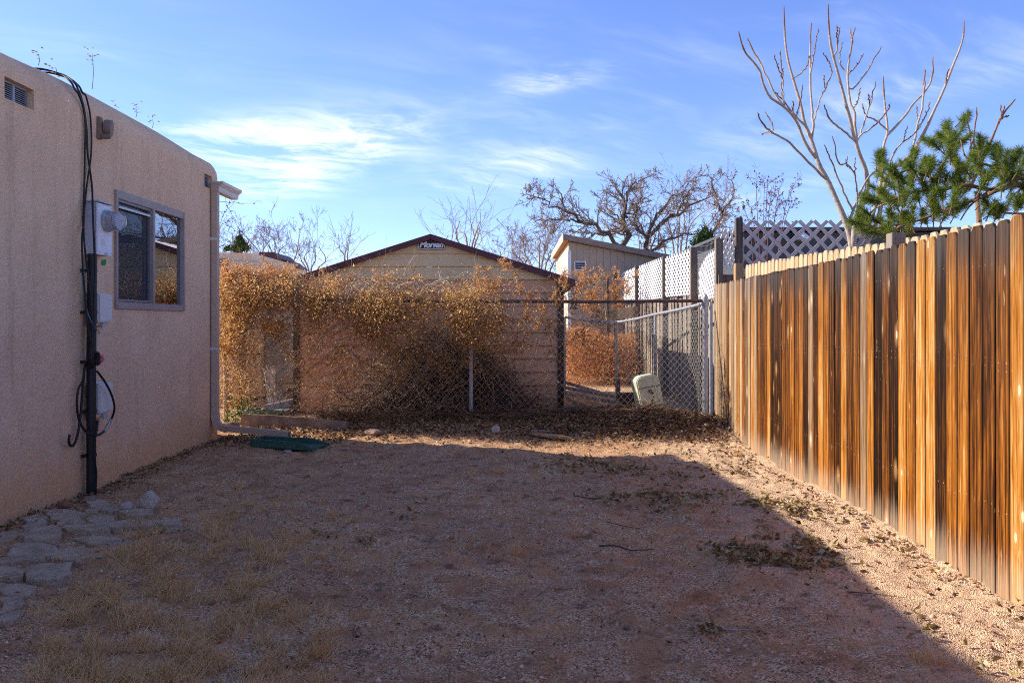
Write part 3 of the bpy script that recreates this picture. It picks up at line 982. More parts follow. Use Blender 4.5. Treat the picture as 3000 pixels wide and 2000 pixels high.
    MB().prism([(WX + .012 + u, 9.581, 2.735 + v) for u, v in kp[:6] + [(0, .10)]], (0, .01, 0)).build('end_cap', 'gutter_white', t)
    # corrugated rectangular downspout: ribs along its faces
    def spout(P, Y, w=.075, dpt=.062):
        m = MB()
        P = [Vector(p) for p in P]
        ring = []
        pat = [(-.5, -.5), (-.3, -.5), (-.26, -.44), (-.14, -.44), (-.1, -.5), (.1, -.5), (.14, -.44), (.26, -.44), (.3, -.5), (.5, -.5), (.5, .5), (.3, .5), (.26, .44), (.14, .44), (.1, .5), (-.1, .5), (-.14, .44), (-.26, .44), (-.3, .5), (-.5, .5)]
        n = len(pat)
        V = []
        for i, p in enumerate(P):
            td = (P[min(i + 1, len(P) - 1)] - P[max(i - 1, 0)]).normalized()
            b = Vector(Y)
            a = td.cross(b).normalized()
            V += [p + b * (u * w) + a * (v * dpt) for u, v in pat]
        Fc = [(i * n + j, i * n + (j + 1) % n, (i + 1) * n + (j + 1) % n, (i + 1) * n + j) for i in range(len(P) - 1) for j in range(n)]
        m.add(V, Fc)
        return m
    X = WX + .045
    spout([(X, 8.99, z) for z in np.linspace(2.735, .30, 4)], (0, 1, 0)).build('downspout', 'downspout_brown', t)
    el = [(X, 8.99, .30), (X + .004, 8.985, .25), (X + .02, 8.98, .20), (X + .055, 8.965, .165), (X + .10, 8.95, .15), (X + .15, 8.93, .14)]
    spout(el, (0, 1, 0), .082, .07).build('elbow', 'downspout_brown', t)
    spout([(X + .12, 8.945, .148), (-2.75, 8.82, .135), (-2.36, 8.69, .115)], (.12, .99, 0)).build('extension', 'downspout_brown', t)
    for z in (1.0, 2.2):
        MB().box(X - .05, X + .036, 8.948, 8.952, z, z + .03).build('strap', 'gutter_white', t)
    # seedlings rooted on the roof edge
    def weed(px, py, d, hgt, n, label, lean=0):
        X0 = -(1500 - px) / FPX * d
        base = PX(px, py, d)
        base.z = ZT - .05
        top = PX(px + lean, py, d)
        tt = thing('weed_seedling', label, 'weed', base, 'weeds on the roof edge')
        MB().tube(spline([base, (base + top) / 2 + Vector((.01, 0, 0)), top], 6), [.003, .003, .0028, .0025, .002, .0015], 4).build('stem', 'tip_bark', tt)
        C = np.array([tuple(top)] * n) + RNG.normal(size=(n, 3)) * np.array([.028, .028, .026])
        D = norm(np.array([1, 1, -.2]) * rand_dirs(n) + np.array([0, 0, .15]))
        V, F = bulk_leaves(C, D, RNG.uniform(.022, .042, n), RNG.uniform(.009, .016, n))
        link('leaves', fastmesh('leaves', V, [F], 'copper_leaf'), tt)
    weed(112, 160, 5.9, .2, 8, 'small leafy weed above the louvred vent at the picture edge')
    weed(162, 198, 6.1, .1, 6, 'low weed right where the cables go over the parapet')
    weed(270, 158, 6.5, .4, 13, 'tall single-stem weed standing up from the parapet')
    weed(337, 305, 7.0, .1, 6, 'tiny weed on the parapet just past the lamp')
    weed(398, 318, 7.4, .1, 16, 'bushy copper-leaved weed midway along the parapet')
    weed(446, 350, 7.8, .1, 6, 'two-leaf weed nearest the far end of the parapet')


wall_gear()


# ------------------------------------------------------------------ fences
def picket_mesh(name, w, h, th, mat, ear=.028, cup=.0):
    """dog-eared board standing on its origin, width along Y, face towards -X"""
    a = w / 2
    out = [(-a, -.06), (a, -.06), (a, h - ear * 1.3), (a - ear, h), (-a + ear, h), (-a, h - ear * 1.3)]
    m = MB()
    m.prism([(-th / 2, y, z) for y, z in out], (th, 0, 0))
    return m.mesh(name, mat, False, bevel=.0025, seg=1)


def wood_fence():
    A, B = Vector((2.215, -1.9, 0)), Vector((2.545, 10.17, 0))
    f = thing('wood_fence', 'weathered brown dog-eared plank fence along the right side of the yard', 'fence', (2.4, 6, 0))
    L = (B - A).length
    u = (B - A).normalized()
    ang = math.atan2(-u.x, u.y)
    ms = [picket_mesh('board', w, 1.775, .019, 'brown_fence_wood', .026) for w in (.1125, .1135, .1145, .1115)]
    mb = [picket_mesh('board', w, 1.775, .019, 'bleached_fence_wood', .026) for w in (.1125, .1140)]
    s = 0
    k = 0
    rr = random.Random(5)
    tints = [.34, .46, .50, .22, .54, .40, .64, .44, .30, .52, .37, .58]
    while s < L:
        me = ms[k % 4 if rr.random() < .5 else rr.randrange(4)]
        p = A + u * s
        if rr.random() < max(.05, min(.85, (p.y - 8.0) / 1.6)):
            me = mb[k % 2]
        o = link('board', me, f, (p.x + rr.uniform(-.0012, .0012), p.y, rr.uniform(-.006, .007) + max(0, (5.5 - p.y) * .014)),
                 (rr.gauss(0, .0013), rr.gauss(0, .0009), ang + rr.gauss(0, .006)))
        far = max(0, min(1, (p.y - 8.6) / 1.4))
        tint = tints[rr.randrange(12)] + rr.uniform(-.05, .05)
        if rr.random() < .07:
            tint = .80
        if rr.random() < .10:
            tint = .10
        tint = tint * (1 - far) + far * (.45 + .25 * rr.random())
        o.color = (tint - .08, rr.random(), rr.uniform(.45, 1.0) * (1 - .5 * far), 1)
        s += .1195
        k += 1
    # two pale boards that stand out
    for o in f.children:
        y = o.location.y + 6
        if 4.58 < y < 4.81:
            o.color = (.80, o.color[1], .25, 1)
        elif 4.45 < y < 4.58:
            o.color = (.10, o.color[1], .95, 1)
    off = Vector((u.y, -u.x, 0))
    for z in (.35, 1.05, 1.55):
        p, q = A + off * .034, B + off * .034
        MB().bar((p.x, p.y, z), (q.x, q.y, z), .038, .088).build('rail', 'grey_post_wood', f)
    for yy in (5.37, 7.75, 9.9):
        p = A + u * ((yy - A.y)) + off * .10
        o = MB().box(-.045, .045, -.045, .045, -.1, 1.885 if yy < 6 else 1.76).build('post', 'grey_post_wood', f, bevel=.004, origin=(0, 0, 0))
        o.location = Vector((p.x, p.y, 0)) - wloc(f)

    # the neighbour's fence standing close behind it
    g = thing('pale_wood_fence', 'newer pale dog-eared fence whose tops peek over the brown plank fence', 'fence', (2.75, 7, 0))
    ms = [picket_mesh('board', w, 1.875, .019, 'pale_fence_wood', .030) for w in (.118, .123)]
    A2, B2 = Vector((2.70, 3.4, 0)), Vector((2.79, 9.75, 0))
    u2 = (B2 - A2).normalized()
    s = 0
    while s < (B2 - A2).length:
        p = A2 + u2 * s
        o = link('board', ms[rr.randrange(2)], g, (p.x, p.y, rr.uniform(-.012, .012) + max(0, (p.y - 5.5) * .028)), (0, 0, -math.atan2(u2.x, u2.y) + rr.gauss(0, .02)))
        o.color = (rr.uniform(.4, .7), rr.random(), rr.random(), 1)
        s += .126
    for z in (.4, 1.7):
        MB().bar((A2.x + .03, A2.y, z), (B2.x + .03, B2.y, z), .036, .085).build('rail', 'raw_lumber', g)
    # bits of the corner: raw post, dark post, blocks
    def post(name, x, y, w, z0, z1, mat, label, tint=.4, group='posts at the fence corner'):
        o = MB().box(-w / 2, w / 2, -w / 2, w / 2, z0, z1).build(name, mat, None, bevel=.005, origin=(0, 0, 0))
        o.location = (x, y, 0)
        o.color = (tint, rr.random(), .5, 1)
        tag(o, label, 'post', group)
    post('fence_post', 2.76, 9.98, .095, 0, 2.02, 'raw_lumber', 'short honey-coloured post at the corner where the fences meet', .5)
    post('fence_post', 2.86, 10.34, .085, 0, 2.62, 'grey_post_wood', 'tall dark brown post at the end of the grey lattice panel', .25)
    post('fence_post', 2.62, 10.38, .09, 0, 2.36, 'grey_post_wood', 'weathered grey post at the near end of the broken white lattice', .75)
    o = MB().box(2.585, 2.85, 10.24, 10.275, 1.71, 1.90).build('corner_board', 'grey_post_wood')
    o.color = (.3, .4, .5, 1)
    tag(o, 'short dark plank bridging the two posts at the fence corner', 'plank')


wood_fence()


def clip_rect(p, d, x0, x1, z0, z1):
    t0, t1 = -1e9, 1e9
    for k, (lo, hi) in enumerate(((x0, x1), (z0, z1))):
        if abs(d[k]) < 1e-9:
            continue
        a, b = (lo - p[k]) / d[k], (hi - p[k]) / d[k]
        a, b = min(a, b), max(a, b)
        t0, t1 = max(t0, a), min(t1, b)
    return (t0, t1) if t1 - t0 > .03 else None


def lattice(name, label, A, B, z0, z1, mat, pitch=.135, sw=.040, tilt=0.0, sag=0, group='lattice panels', rise=1.0):
    """panel from A to B (plan), slats crossing both ways, each one a piece"""
    A, B = Vector((*A, 0)), Vector((*B, 0))
    u = (B - A)
    L = u.length
    u.normalize()
    n = Vector((u.y, -u.x, 0))
    t = thing(name, label, 'lattice', (A.x, A.y, z0), group)
    H = z1 - z0
    for lay, sgn in ((0, 1), (1, -1)):
        s = -H / rise
        while s < L + H / rise:
            p = (s, 0) if sgn > 0 else (s, 0)
            hyp = math.hypot(1, rise)
            d = (sgn / hyp, rise / hyp)
            c = clip_rect(p, d, 0, L, 0, H)
            if c:
                e = []
                for q in c:
                    sx, sz = p[0] + d[0] * q, p[1] + d[1] * q
                    zz = z0 + sz + sag * math.sin(math.pi * sx / L) + tilt * sx
                    e.append(A + u * sx + n * (.009 * (lay - .5) * 1.1 + random.uniform(-.001, .001)) + Vector((0, 0, zz)))
                MB().bar(e[0], e[1], .0085, sw, up=n.cross(u) if False else (u * -d[1] + Vector((0, 0, d[0]))).normalized()).build('slat', mat, t)
            s += pitch
    return t


def side_fences():
    # grey picket fence with lattice on top, running back along the side
    g = thing('grey_picket_fence', 'sun-greyed picket fence running back behind the chain-link side fence', 'fence', (2.72, 14, 0))
    ms = [picket_mesh('board', w, 1.70, .018, 'grey_fence_wood', .02) for w in (.125, .132)]
    rr = random.Random(8)
    y = 10.5
    while y < 20.4:
        o = link('board', ms[rr.randrange(2)], g, (2.72 + rr.uniform(-.01, .01), y, rr.uniform(-.03, .03)), (rr.gauss(0, .006), rr.gauss(0, .01), rr.gauss(0, .04)))
        o.color = (rr.uniform(.35, .75), rr.random(), rr.random(), 1)
        y += .142
    for z in (.4, 1.3):
        MB().box(2.735, 2.77, 10.5, 20.5, z, z + .085).build('rail', 'grey_post_wood', g)
    for y in (12.0, 14.25, 17.4, 20.2):
        o = MB().box(-.05, .05, -.05, .05, 0, 2.40 + (y - 12) * .02).build('post', 'grey_post_wood', g, bevel=.004, origin=(0, 0, 0))
        o.location = Vector((2.66, y, 0)) - wloc(g)
        o.color = (.7, rr.random(), .5, 1)
    gl = 'white lattice panels on the side fence'
    lattice('white_lattice', 'white lattice panel, farthest of the row on the side fence', (2.68, 17.5), (2.68, 20.1), 1.78, 2.50, 'lattice_white', .24, .030, group=gl, rise=.46)
    lattice('white_lattice', 'white lattice panel between the two middle grey posts', (2.68, 14.35), (2.68, 17.3), 1.74, 2.46, 'lattice_white', .22, .030, .008, group=gl, rise=.46)
    lattice('white_lattice', 'white lattice panel with a ragged near edge beside the fallen one', (2.68, 12.25), (2.66, 14.2), 1.72, 2.40, 'lattice_white', .20, .028, .015, group=gl, rise=.48)
    lattice('white_lattice', 'broken white lattice panel sagging askew by the near grey post', (2.60, 10.5), (2.72, 11.9), 1.62, 2.22, 'lattice_white', .16, .032, -.12, .06, group=gl, rise=.7)
    lattice('white_lattice', 'small white lattice scrap standing above the broken panel', (2.66, 10.42), (2.95, 10.8), 2.0, 2.5, 'lattice_white', .14, .042, group=gl)
    lattice('grey_lattice', 'large mauve-grey lattice screen facing the yard behind the bare tree', (2.92, 10.62), (4.62, 10.62), 1.85, 2.62, 'lattice_grey', .195, .046)
    # loose timber rails on the old side fence
    o = MB().bar(PX(1700, 832, 17), PX(1790, 800, 17), .04, .09).build('loose_board', 'raw_lumber')
    o.color = (.7, .2, .2, 1)
    tag(o, 'pale board nailed aslant beside the tan shed window', 'plank')
    o = MB().bar(PX(1775, 925, 15.6), PX(1868, 912, 15.8), .04, .20).build('loose_board', 'raw_lumber')
    o.color = (.75, .5, .2, 1)
    tag(o, 'broad pale board behind the sagging chain-link rail', 'plank')
    for i, (px, a, b, d, lab) in enumerate(((1781, 800, 935, 17.2, 'thin dark stake standing by the slanted pale board'), (1802, 795, 900, 17.2, 'dark stake at the far end of the white lattice row'))):
        p, q = PX(px, b, d), PX(px, a, d)
        o = MB().box(p.x - .03, p.x + .03, d - .03, d + .03, 0, q.z).build('stake', 'grey_post_wood')
        o.color = (.3, .3 * i, .4, 1)
        tag(o, lab, 'stake', 'stakes by the side fence')


side_fences()


def chain_mesh(path, ztop, w=.078, h=.088, r=.0020, z0=-.05):
    """path: function s -> (x, y) over length; ztop: function s -> height; zigzag wires that hook into each other"""
    (fx, L) = path
    n = int(L / (w / 2))
    H = max(ztop(s) for s in np.linspace(0, L, 20))
    K = int((H - z0) / (h / 2)) + 1
    P = np.zeros((n, K, 3))
    k = np.arange(K)
    for i in range(n):
        par = (k + i) % 2
        s = (i + par) * (w / 2)
        s = np.clip(s, 0, L)
        xy = np.array([fx(v) for v in (s[0], s[1])])
        top = ztop((i + .5) * w / 2)
        zz = top - k * (h / 2)
        P[i, :, 0:2] = xy[(k % 2)]
        P[i, :, 2] = np.maximum(zz, z0 - .02 * (k % 2))
    # bulge the wires a little so crossings lie over one another
    P[:, :, 1] += ((np.arange(n)[:, None] + k[None, :]) % 2) * .003 + (vnoise(P[:, :, 0], P[:, :, 2], 1.2, 9) - .5) * .03
    return bulk_tubes(P, np.full((n, K), r), 3)


FY = 10.3
RAILZ = 1.575


def chain_fence():
    f = thing('chain_link_fence', 'galvanised chain-link fence across the back of the yard under the dry vines', 'fence', (-.5, FY, 0))
    xl, xm, xr = -3.60, -.515, 2.43
    def post(x, r, z1, mat, cap=True):
        gz = float(GZ(x, FY))
        m = MB().tube([(x, FY, gz - .1), (x, FY, 1.0), (x, FY, z1)], r, 14)
        o = m.build('post', mat, f, smooth='auto')
        if cap:
            MB().lathe([(-.02, r + .004), (.02, r + .004), (.03, r * .8), (.05, r * .55), (.07, .004)], (x, FY, z1 - .005), (0, 0, 1), 14).build('post_cap', 'galvanised', o, smooth='auto')
        return o
    post(xl, .030, 1.70, 'dull_zinc')
    post(xm, .026, 1.55, 'dull_zinc', False)
    pr = post(xr, .036, 1.60, 'galvanised')
    MB().tube([(xl + .03, FY, RAILZ + .0), (-2, FY, RAILZ + .005), (-.5, FY, RAILZ - .005), (1.0, FY, RAILZ - .012), (xr - .03, FY, RAILZ)], .021, 12).build('top_rail', 'rusty_pipe', f, smooth='auto')
    for z in (.22, .62, 1.02, 1.40):
        MB().tube([(xr, FY, z + .12 - .012), (xr, FY, z + .12 + .012)], .041, 14).box(xr - .085, xr - .03, FY - .010, FY - .002, z + .11, z + .13).build('tension_band', 'galvanised', f, smooth='auto')
    MB().box(xr - .082, xr - .066, FY - .004, FY + .002, .10, 1.54).build('tension_bar', 'galvanised', f)
    MB().tube([(xr, FY, 1.545), (xr, FY, 1.595)], .043, 14).build('rail_cup', 'galvanised', f, smooth='auto')
    # a second gate upright leaning against the terminal post
    MB().tube([(xr + .085, FY + .05, -.05), (xr + .082, FY + .05, 1.56)], .022, 10).build('post', 'galvanised', f, smooth='auto')
    V, F = chain_mesh((lambda s: (xl + .02 + s, FY), xr - xl - .10), lambda s: 1.56)
    link('wire_mesh', fastmesh('wire_mesh', V, [F], 'galvanised_wire'), f)

    # side fence going back
    g = thing('chain_link_fence', 'sagging chain-link side fence going back from the corner post to the orange weeds', 'fence', (2.2, 13, 0))
    pts = [(2.41, 10.36), (2.24, 12.8), (1.90, 14.9), (.98, 15.2)]
    seg = [math.dist(a, b) for a, b in zip(pts[:-1], pts[1:])]
    cum = np.concatenate([[0], np.cumsum(seg)])
    fx = lambda s: (float(np.interp(s, cum, [p[0] for p in pts])), float(np.interp(s, cum, [p[1] for p in pts])))
    zt = lambda s: float(np.interp(s, [0, 1.2, cum[1], (cum[1] + cum[2]) / 2, cum[2], cum[2] + .4, cum[3]], [1.535, 1.475, 1.43, 1.355, 1.305, 1.315, 1.40]))
    MB().tube(spline([(*fx(s), zt(s)) for s in np.linspace(0, cum[3], 14)], 40), .023, 10).build('top_rail', 'galvanised', g, smooth='auto')
    for s in (cum[1], cum[2], cum[2] - 1.0 if False else cum[3]):
        x, y = fx(s)
        MB().tube([(x, y, -.1), (x, y, zt(s))], .024, 10).build('post', 'galvanised', g, smooth='auto')
    V, F = chain_mesh((fx, cum[3]), lambda s: zt(s) - .01)
    link('wire_mesh', fastmesh('wire_mesh', V, [F], 'galvanised_wire'), g)
    # welded wire strung above the lattice corner
    w = MB()
    A, B = Vector((2.58, 10.46, 1.65)), Vector((2.70, 12.1, 1.75))
    P = []
    for k in range(9):
        P.append([A + Vector((0, 0, k * .085)), (A + B) / 2 + Vector((.04, 0, k * .085 - .03)), B + Vector((0, 0, k * .085))])
    for k in range(17):
        q = A.lerp(B, k / 16)
        P.append([q, q + Vector((.02, 0, .36)), q + Vector((0, 0, .70))])
    V, F = bulk_tubes(np.array([[tuple(v) for v in q] for q in P]), np.full((len(P), 3), .0016), 3)
    o = link('wire_netting', fastmesh('wire_netting', V, [F], 'galvanised_wire'))
    tag(o, 'thin welded wire netting hung at the broken lattice', 'wire netting')


chain_fence()


# ------------------------------------------------------------------ the gabled shed
SY = 11.8


def shed():
    t = thing('shed', 'cream gabled metal shed with dark maroon roof edge behind the vines', 'shed', (-1.17, SY + 2, 0))
    xl, xr, xa = -3.10, .70, -1.165
    slope, za = .315, 2.555
    hw = 2.07
    roofz = lambda x: za - abs(x - xa) * slope
    D = 4.0
    ze = 1.93
    # lap boards of the wall
    ht = .187
    n = 10
    z = .02
    prof = [(0, 0), (-.020, .002), (-.024, .020), (-.016, .055), (-.006, .16), (-.003, ht), (.006, ht), (.006, 0)]
    for k in range(n):
        MB().prism([(xl, SY + u, z + v) for u, v in prof], (xr - xl, 0, 0)).build('siding_board', 'tan_siding', t)
        z += ht + .0025
    # boards of the gable, cut to the roof slope
    zc = z
    gh = .187
    while zc < za - .05:
        gp = [(0, 0), (-.022, .002), (-.026, .018), (-.020, .045), (-.020, .10), (-.010, .125), (-.012, .165), (-.004, gh), (.006, gh), (.006, 0)]
        V, F = [], []
        for u, v in gp:
            zz = min(zc + v, za - .075)
            half = max(.02, (za - .05 - zz) / slope)
            a, b = max(xl, xa - half), min(xr, xa + half)
            V += [(a, SY - .012 + u, zz), (b, SY - .012 + u, zz)]
        m = len(gp)
        F = [(2 * i, 2 * i + 1, 2 * ((i + 1) % m) + 1, 2 * ((i + 1) % m)) for i in range(m)] + [tuple(2 * i for i in range(m)), tuple(2 * i + 1 for i in range(m))[::-1]]
        MB().add(V, F).build('gable_board', 'cream_siding', t)
        zc += gh + .0025
    # other walls
    MB().box(xl, xl + .03, SY + .01, SY + D, -.05, 1.95).box(xr - .03, xr, SY + .01, SY + D, -.05, 1.95).build('side_wall', 'cream_siding', t)
    MB().prism([(xl + .03, SY + D - .03, -.05), (xr - .03, SY + D - .03, -.05), (xr - .03, SY + D - .03, roofz(xr) - .05), (xa, SY + D - .03, za - .06), (xl + .03, SY + D - .03, roofz(xl) - .05)], (0, .03, 0)).build('rear_wall', 'cream_siding', t)
    for x in (xl, xr - .0):
        MB().box(x - .045, x + .045, SY - .045, SY + .05, -.05, 1.93 if x < 0 else 1.945).build('corner_trim', 'dark_brown_trim', t, bevel=.006)
    # roof: ribbed sheets on both slopes
    for sg in (-1, 1):
        m = MB()
        xe = xa + sg * hw
        ys = np.arange(SY - .07, SY + D + .08, .075)
        V, F = [], []
        for i, y in enumerate(ys):
            rib = .016 if i % 4 == 0 else 0
            for k in range(2):
                x = xa if k == 0 else xe
                V += [(x, y, roofz(x) + rib - .002), (x, y, roofz(x) - .022)]
        for i in range(len(ys) - 1):
            a, b = i * 4, (i + 1) * 4
            F += [(a, b, b + 2, a + 2), (a + 1, a + 3, b + 3, b + 1)]
        F += [(0, 2, 3, 1)]
        m.add(V, F).build('roof_sheet', 'white_roof_metal', t)
        # barge board with an eave return
        q = [(xa, roofz(xa) + .012), (xe, roofz(xe) + .012), (xe, roofz(xe) - .085), (xa, roofz(xa) - .068)]
        MB().prism([(x, SY - .112, zz) for x, zz in q], (0, .038, 0)).build('barge_board', 'maroon_paint', t, bevel=.004)
        MB().box(min(xe, xe - sg * .03), max(xe, xe - sg * .03), SY - .07, SY + D + .05, roofz(xe) - .10, roofz(xe) - .024).build('eave_trim', 'maroon_paint', t)
    MB().prism([(xa - .10, SY - .05, za - .018), (xa, SY - .05, za + .014), (xa + .10, SY - .05, za - .018), (xa, SY - .05, za + .004)], (0, D + .1, 0)).build('ridge_cap', 'maroon_paint', t)
    # the name board under the peak
    sx0, sx1, sz0, sz1 = PX(1225, 0, SY - .05).x, PX(1304, 0, SY - .05).x, PX(0, 731, SY - .05).z, PX(0, 706, SY - .05).z
    b = MB().box(sx0, sx1, SY - .060, SY - .040, sz0, sz1).build('sign', 'black_sign', t, bevel=.006)
    e = .006
    MB().box(sx0 + .004, sx1 - .004, SY - .0625, SY - .0595, sz0 + .006, sz0 + .006 + e).box(sx0 + .004, sx0 + .004 + e, SY - .0625, SY - .0595, sz0 + .012, sz1 - .03).box(sx1 - .004 - e, sx1 - .004, SY - .0625, SY - .0595, sz0 + .012, sz1 - .03).build('sign_border', 'sign_white', b)
    cu = bpy.data.curves.new('lettering', 'FONT')
    cu.body = 'Morgan'
    cu.size = .118
    cu.shear = .32
    cu.extrude = .003
    cu.offset = .0045
    cu.align_x = 'CENTER'
    cu.space_character = .93
    tmp = bpy.data.objects.new('tmp_text', cu)
    COL.objects.link(tmp)
    bpy.context.view_layer.update()
    me = bpy.data.meshes.new_from_object(tmp.evaluated_get(bpy.context.evaluated_depsgraph_get()))
    bpy.data.objects.remove(tmp)
    me.materials.clear()
    me.materials.append(MATS['sign_white'])
    for v in me.vertices:
        v.co = Vector((v.co.x * 1.0, -v.co.z, v.co.y))
    xs = [v.co.x for v in me.vertices]
    sc = (sx1 - sx0) * .90 / (max(xs) - min(xs))
    mid = (max(xs) + min(xs)) / 2
    for v in me.vertices:
        v.co = Vector(((v.co.x - mid) * sc, v.co.y, v.co.z))
    link('lettering', me, b, ((sx0 + sx1) / 2, SY - .0635, sz0 + .030))


shed()


# ------------------------------------------------------------------ buildings beyond
def beyond():
    # tan shed with the mono-pitch roof
    Y = 20.0
    t = thing('tan_shed', 'tall tan shed with sloping roof and louvred window beyond the lattice', 'shed', (2.6, Y + 2, 0))
    x0, x1 = 1.40, 4.6
    zt = lambda x: 3.27 - (x - x0) * .196
    x = x0
    rr = random.Random(3)
    while x < x1 - .05:
        b = min(x + .163, x1)
        # leave the louvre opening
        wx0, wx1, wz0, wz1 = 1.52, 1.80, 2.57, 2.80
        MB().prism([(x, Y, -.1), (b, Y, -.1), (b, Y, zt(b)), (x, Y, zt(x))], (0, .025, 0)).build('panel', 'tan_t111', t)
        x += .168
    MB().prism([(x0, Y + .026, -.1), (x1, Y + .026, -.1), (x1, Y + .026, zt(x1) - .02), (x0, Y + .026, zt(x0) - .02)], (0, .02, 0)).build('backing', 'groove_dark', t)
    MB().prism([(x0 - .02, Y + .03, -.1), (x0 - .02, Y + 5.5, -.1), (x0 - .02, Y + 5.5, zt(x0)), (x0 - .02, Y + .03, zt(x0))], (.02, 0, 0)).build('side_wall', 'sunlit_t111', t)
    MB().box(x1 - .03, x1, Y + .05, Y + 5.5, -.1, zt(x1)).build('side_wall', 'tan_t111', t)
    MB().box(x0 - .035, x0 + .045, Y - .022, Y - .001, -.1, zt(x0) - .22).build('corner_trim', 'white_trim', t)
    # roof slab with overhang
    def rz(x):
        return 3.29 - (x - x0) * .196
    q = [(x0 - .15, rz(x0 - .15)), (x1 + .2, rz(x1 + .2)), (x1 + .2, rz(x1 + .2) + .13), (x0 - .15, rz(x0 - .15) + .13)]
    r = MB().prism([(a, Y - .16, b) for a, b in q], (0, 5.9, 0)).build('roof', 'roof_brown', t)
    MB().prism([(x0 - .17, Y - .18, rz(x0 - .17) - .05), (x0 - .15, Y - .18, rz(x0 - .15) - .05), (x0 - .15, Y - .18, rz(x0 - .15) + .14), (x0 - .17, Y - .18, rz(x0 - .17) + .14)], (0, 5.9, 0)).build('fascia', 'sunlit_t111', r)
    MB().prism([(x0 - .148, Y - .15, rz(x0 - .148) - .012), (x0 - .03, Y - .15, rz(x0 - .03) - .012), (x0 - .03, Y - .15, rz(x0 - .03) - .002), (x0 - .148, Y - .15, rz(x0 - .148) - .002)], (0, 5.8, 0)).build('soffit', 'soffit_wood', r)
    # louvre window
    w = MB()
    w.box(wx0, wx1, Y - .03, Y - .001, wz0, wz0 + .022).box(wx0, wx1, Y - .03, Y - .001, wz1 - .022, wz1).box(wx0, wx0 + .022, Y - .03, Y - .001, wz0 + .022, wz1 - .022).box(wx1 - .022, wx1, Y - .03, Y - .001, wz0 + .022, wz1 - .022)
    w = w.build('louvre_window', 'white_trim', t)
    MB().box(wx0 + .022, wx1 - .022, Y - .008, Y - .002, wz0 + .022, wz1 - .022).build('window_backing', 'dark_inside', w)
    for k in range(4):
        z = wz0 + .04 + k * .043
        MB().prism([(wx0 + .024, Y - .026, z), (wx0 + .024, Y - .010, z + .022), (wx0 + .024, Y - .010, z + .026), (wx0 + .024, Y - .026, z + .010)], (wx1 - wx0 - .048, 0, 0)).build('slat', 'vent_metal', w)
    # window on the sunny side
    s = MB().box(x0 - .035, x0 - .021, Y + 1.2, Y + 3.6, 2.0, 2.72).build('side_window', 'white_trim', t)
    MB().box(x0 - .040, x0 - .036, Y + 1.35, Y + 3.45, 2.07, 2.65).build('pane', 'window_glass', s)

    # neighbour's adobe house behind the left end of the chain link
    t = thing('adobe_house', 'beige adobe house with stepped maroon eaves left of the shed', 'house', (-6, 17, 0))
    Yn = 13.6
    xe = PX(757, 0, Yn).x
    zt2 = 2.47
    m = MB().box(-11, xe, Yn, Yn + 3, -.1, zt2)
    me = m.mesh('wall', 'beige_stucco', 'auto', bevel=.16, seg=5)
    link('wall', me, t)
    MB().box(-11, PX(690, 0, 15).x, Yn + 1.2, Yn + 2.6, zt2 - .02, zt2 + .10).build('roof_coping', 'gutter_white', t, bevel=.03)
    vx0, vx1, vz0, vz1 = PX(642, 0, Yn).x, PX(671, 0, Yn).x, PX(0, 782, Yn).z, PX(0, 756, Yn).z
    v = MB().box(vx0, vx1, Yn - .012, Yn + .004, vz0, vz1).build('vent', 'pipe_tan', t)
    for k in range(6):
        z = vz0 + .012 + k * (vz1 - vz0 - .02) / 6
        MB().box(vx0 + .01, vx1 - .01, Yn - .022, Yn - .012, z, z + .012).build('slat', 'roof_brown', v)
    for i, (a, b, y0, y1, d, wx0, wx1) in enumerate(((756, 816, 738, 757, 15.2, 745, 775), (796, 850, 760, 774, 17.5, 775, 820), (820, 868, 773, 784, 19.5, 800, 845))):
        p, q = PX(a, y1, d), PX(b, y0, d)
        zz = q.z
        MB().prism([(p.x, d, zz), (q.x - .10, d, zz), (q.x + .02, d, p.z), (p.x, d, p.z)], (0, 1.2, 0)).build('eave', 'maroon_paint', t)
        MB().prism([(p.x - .10, d - .02, zz + .01), (p.x + .03, d - .02, zz + .01), (p.x + .0, d - .02, p.z - .02), (p.x - .10, d - .02, p.z - .02)], (0, .03, 0)).build('eave_flashing', 'gutter_white', t)
        MB().box(PX(wx0, 0, d).x - .6, PX(wx1, 0, d).x, d + .3, d + 2.2, -.1, p.z).build('wall', 'beige_stucco', t)
    MB().box(PX(779, 0, 15.4).x - .02, PX(779, 0, 15.4).x + .02, 15.35, 15.4, .0, 2.36).build('porch_post', 'dark_brown_trim', t)
    MB().box(xe + .02, xe + .32, Yn + .3, Yn + .36, 0, 1.75).build('doorway_panel', 'blue_grey_junk', t)

    # slate-coloured house seen through the lattice
    t = thing('slate_house', 'dark slate sided house seen through the grey lattice', 'house', (6, 15, 0))
    Yd = 14.0
    z = .0
    while z < 2.6:
        MB().prism([(3.95, Yd, z), (3.95, Yd - .022, z), (3.95, Yd - .006, z + .235), (3.95, Yd, z + .235)], (5.5, 0, 0)).build('siding_board', 'slate_siding', t)
        z += .238
    MB().box(3.97, 9.4, Yd + .01, Yd + 5, 0, 2.84).build('wall', 'slate_siding', t)
    MB().prism([(3.8, Yd - .2, 2.86), (9.6, Yd - .2, 2.86), (9.6, Yd - .2, 2.91), (3.8, Yd - .2, 2.91)], (0, 5.4, 0)).build('roof', 'slate_siding', t)
    o = MB().lathe([(0, .16), (.03, .15), (.09, .09), (.12, .05), (.16, .045)], (PX(2345, 702, Yd - .12).x, Yd - .16, 2.70), (0, 0, 1), 18).build('barn_lamp', 'white_trim', smooth='auto')
    tag(o, 'white dome lamp on the slate house behind the lattice', 'lamp')


beyond()


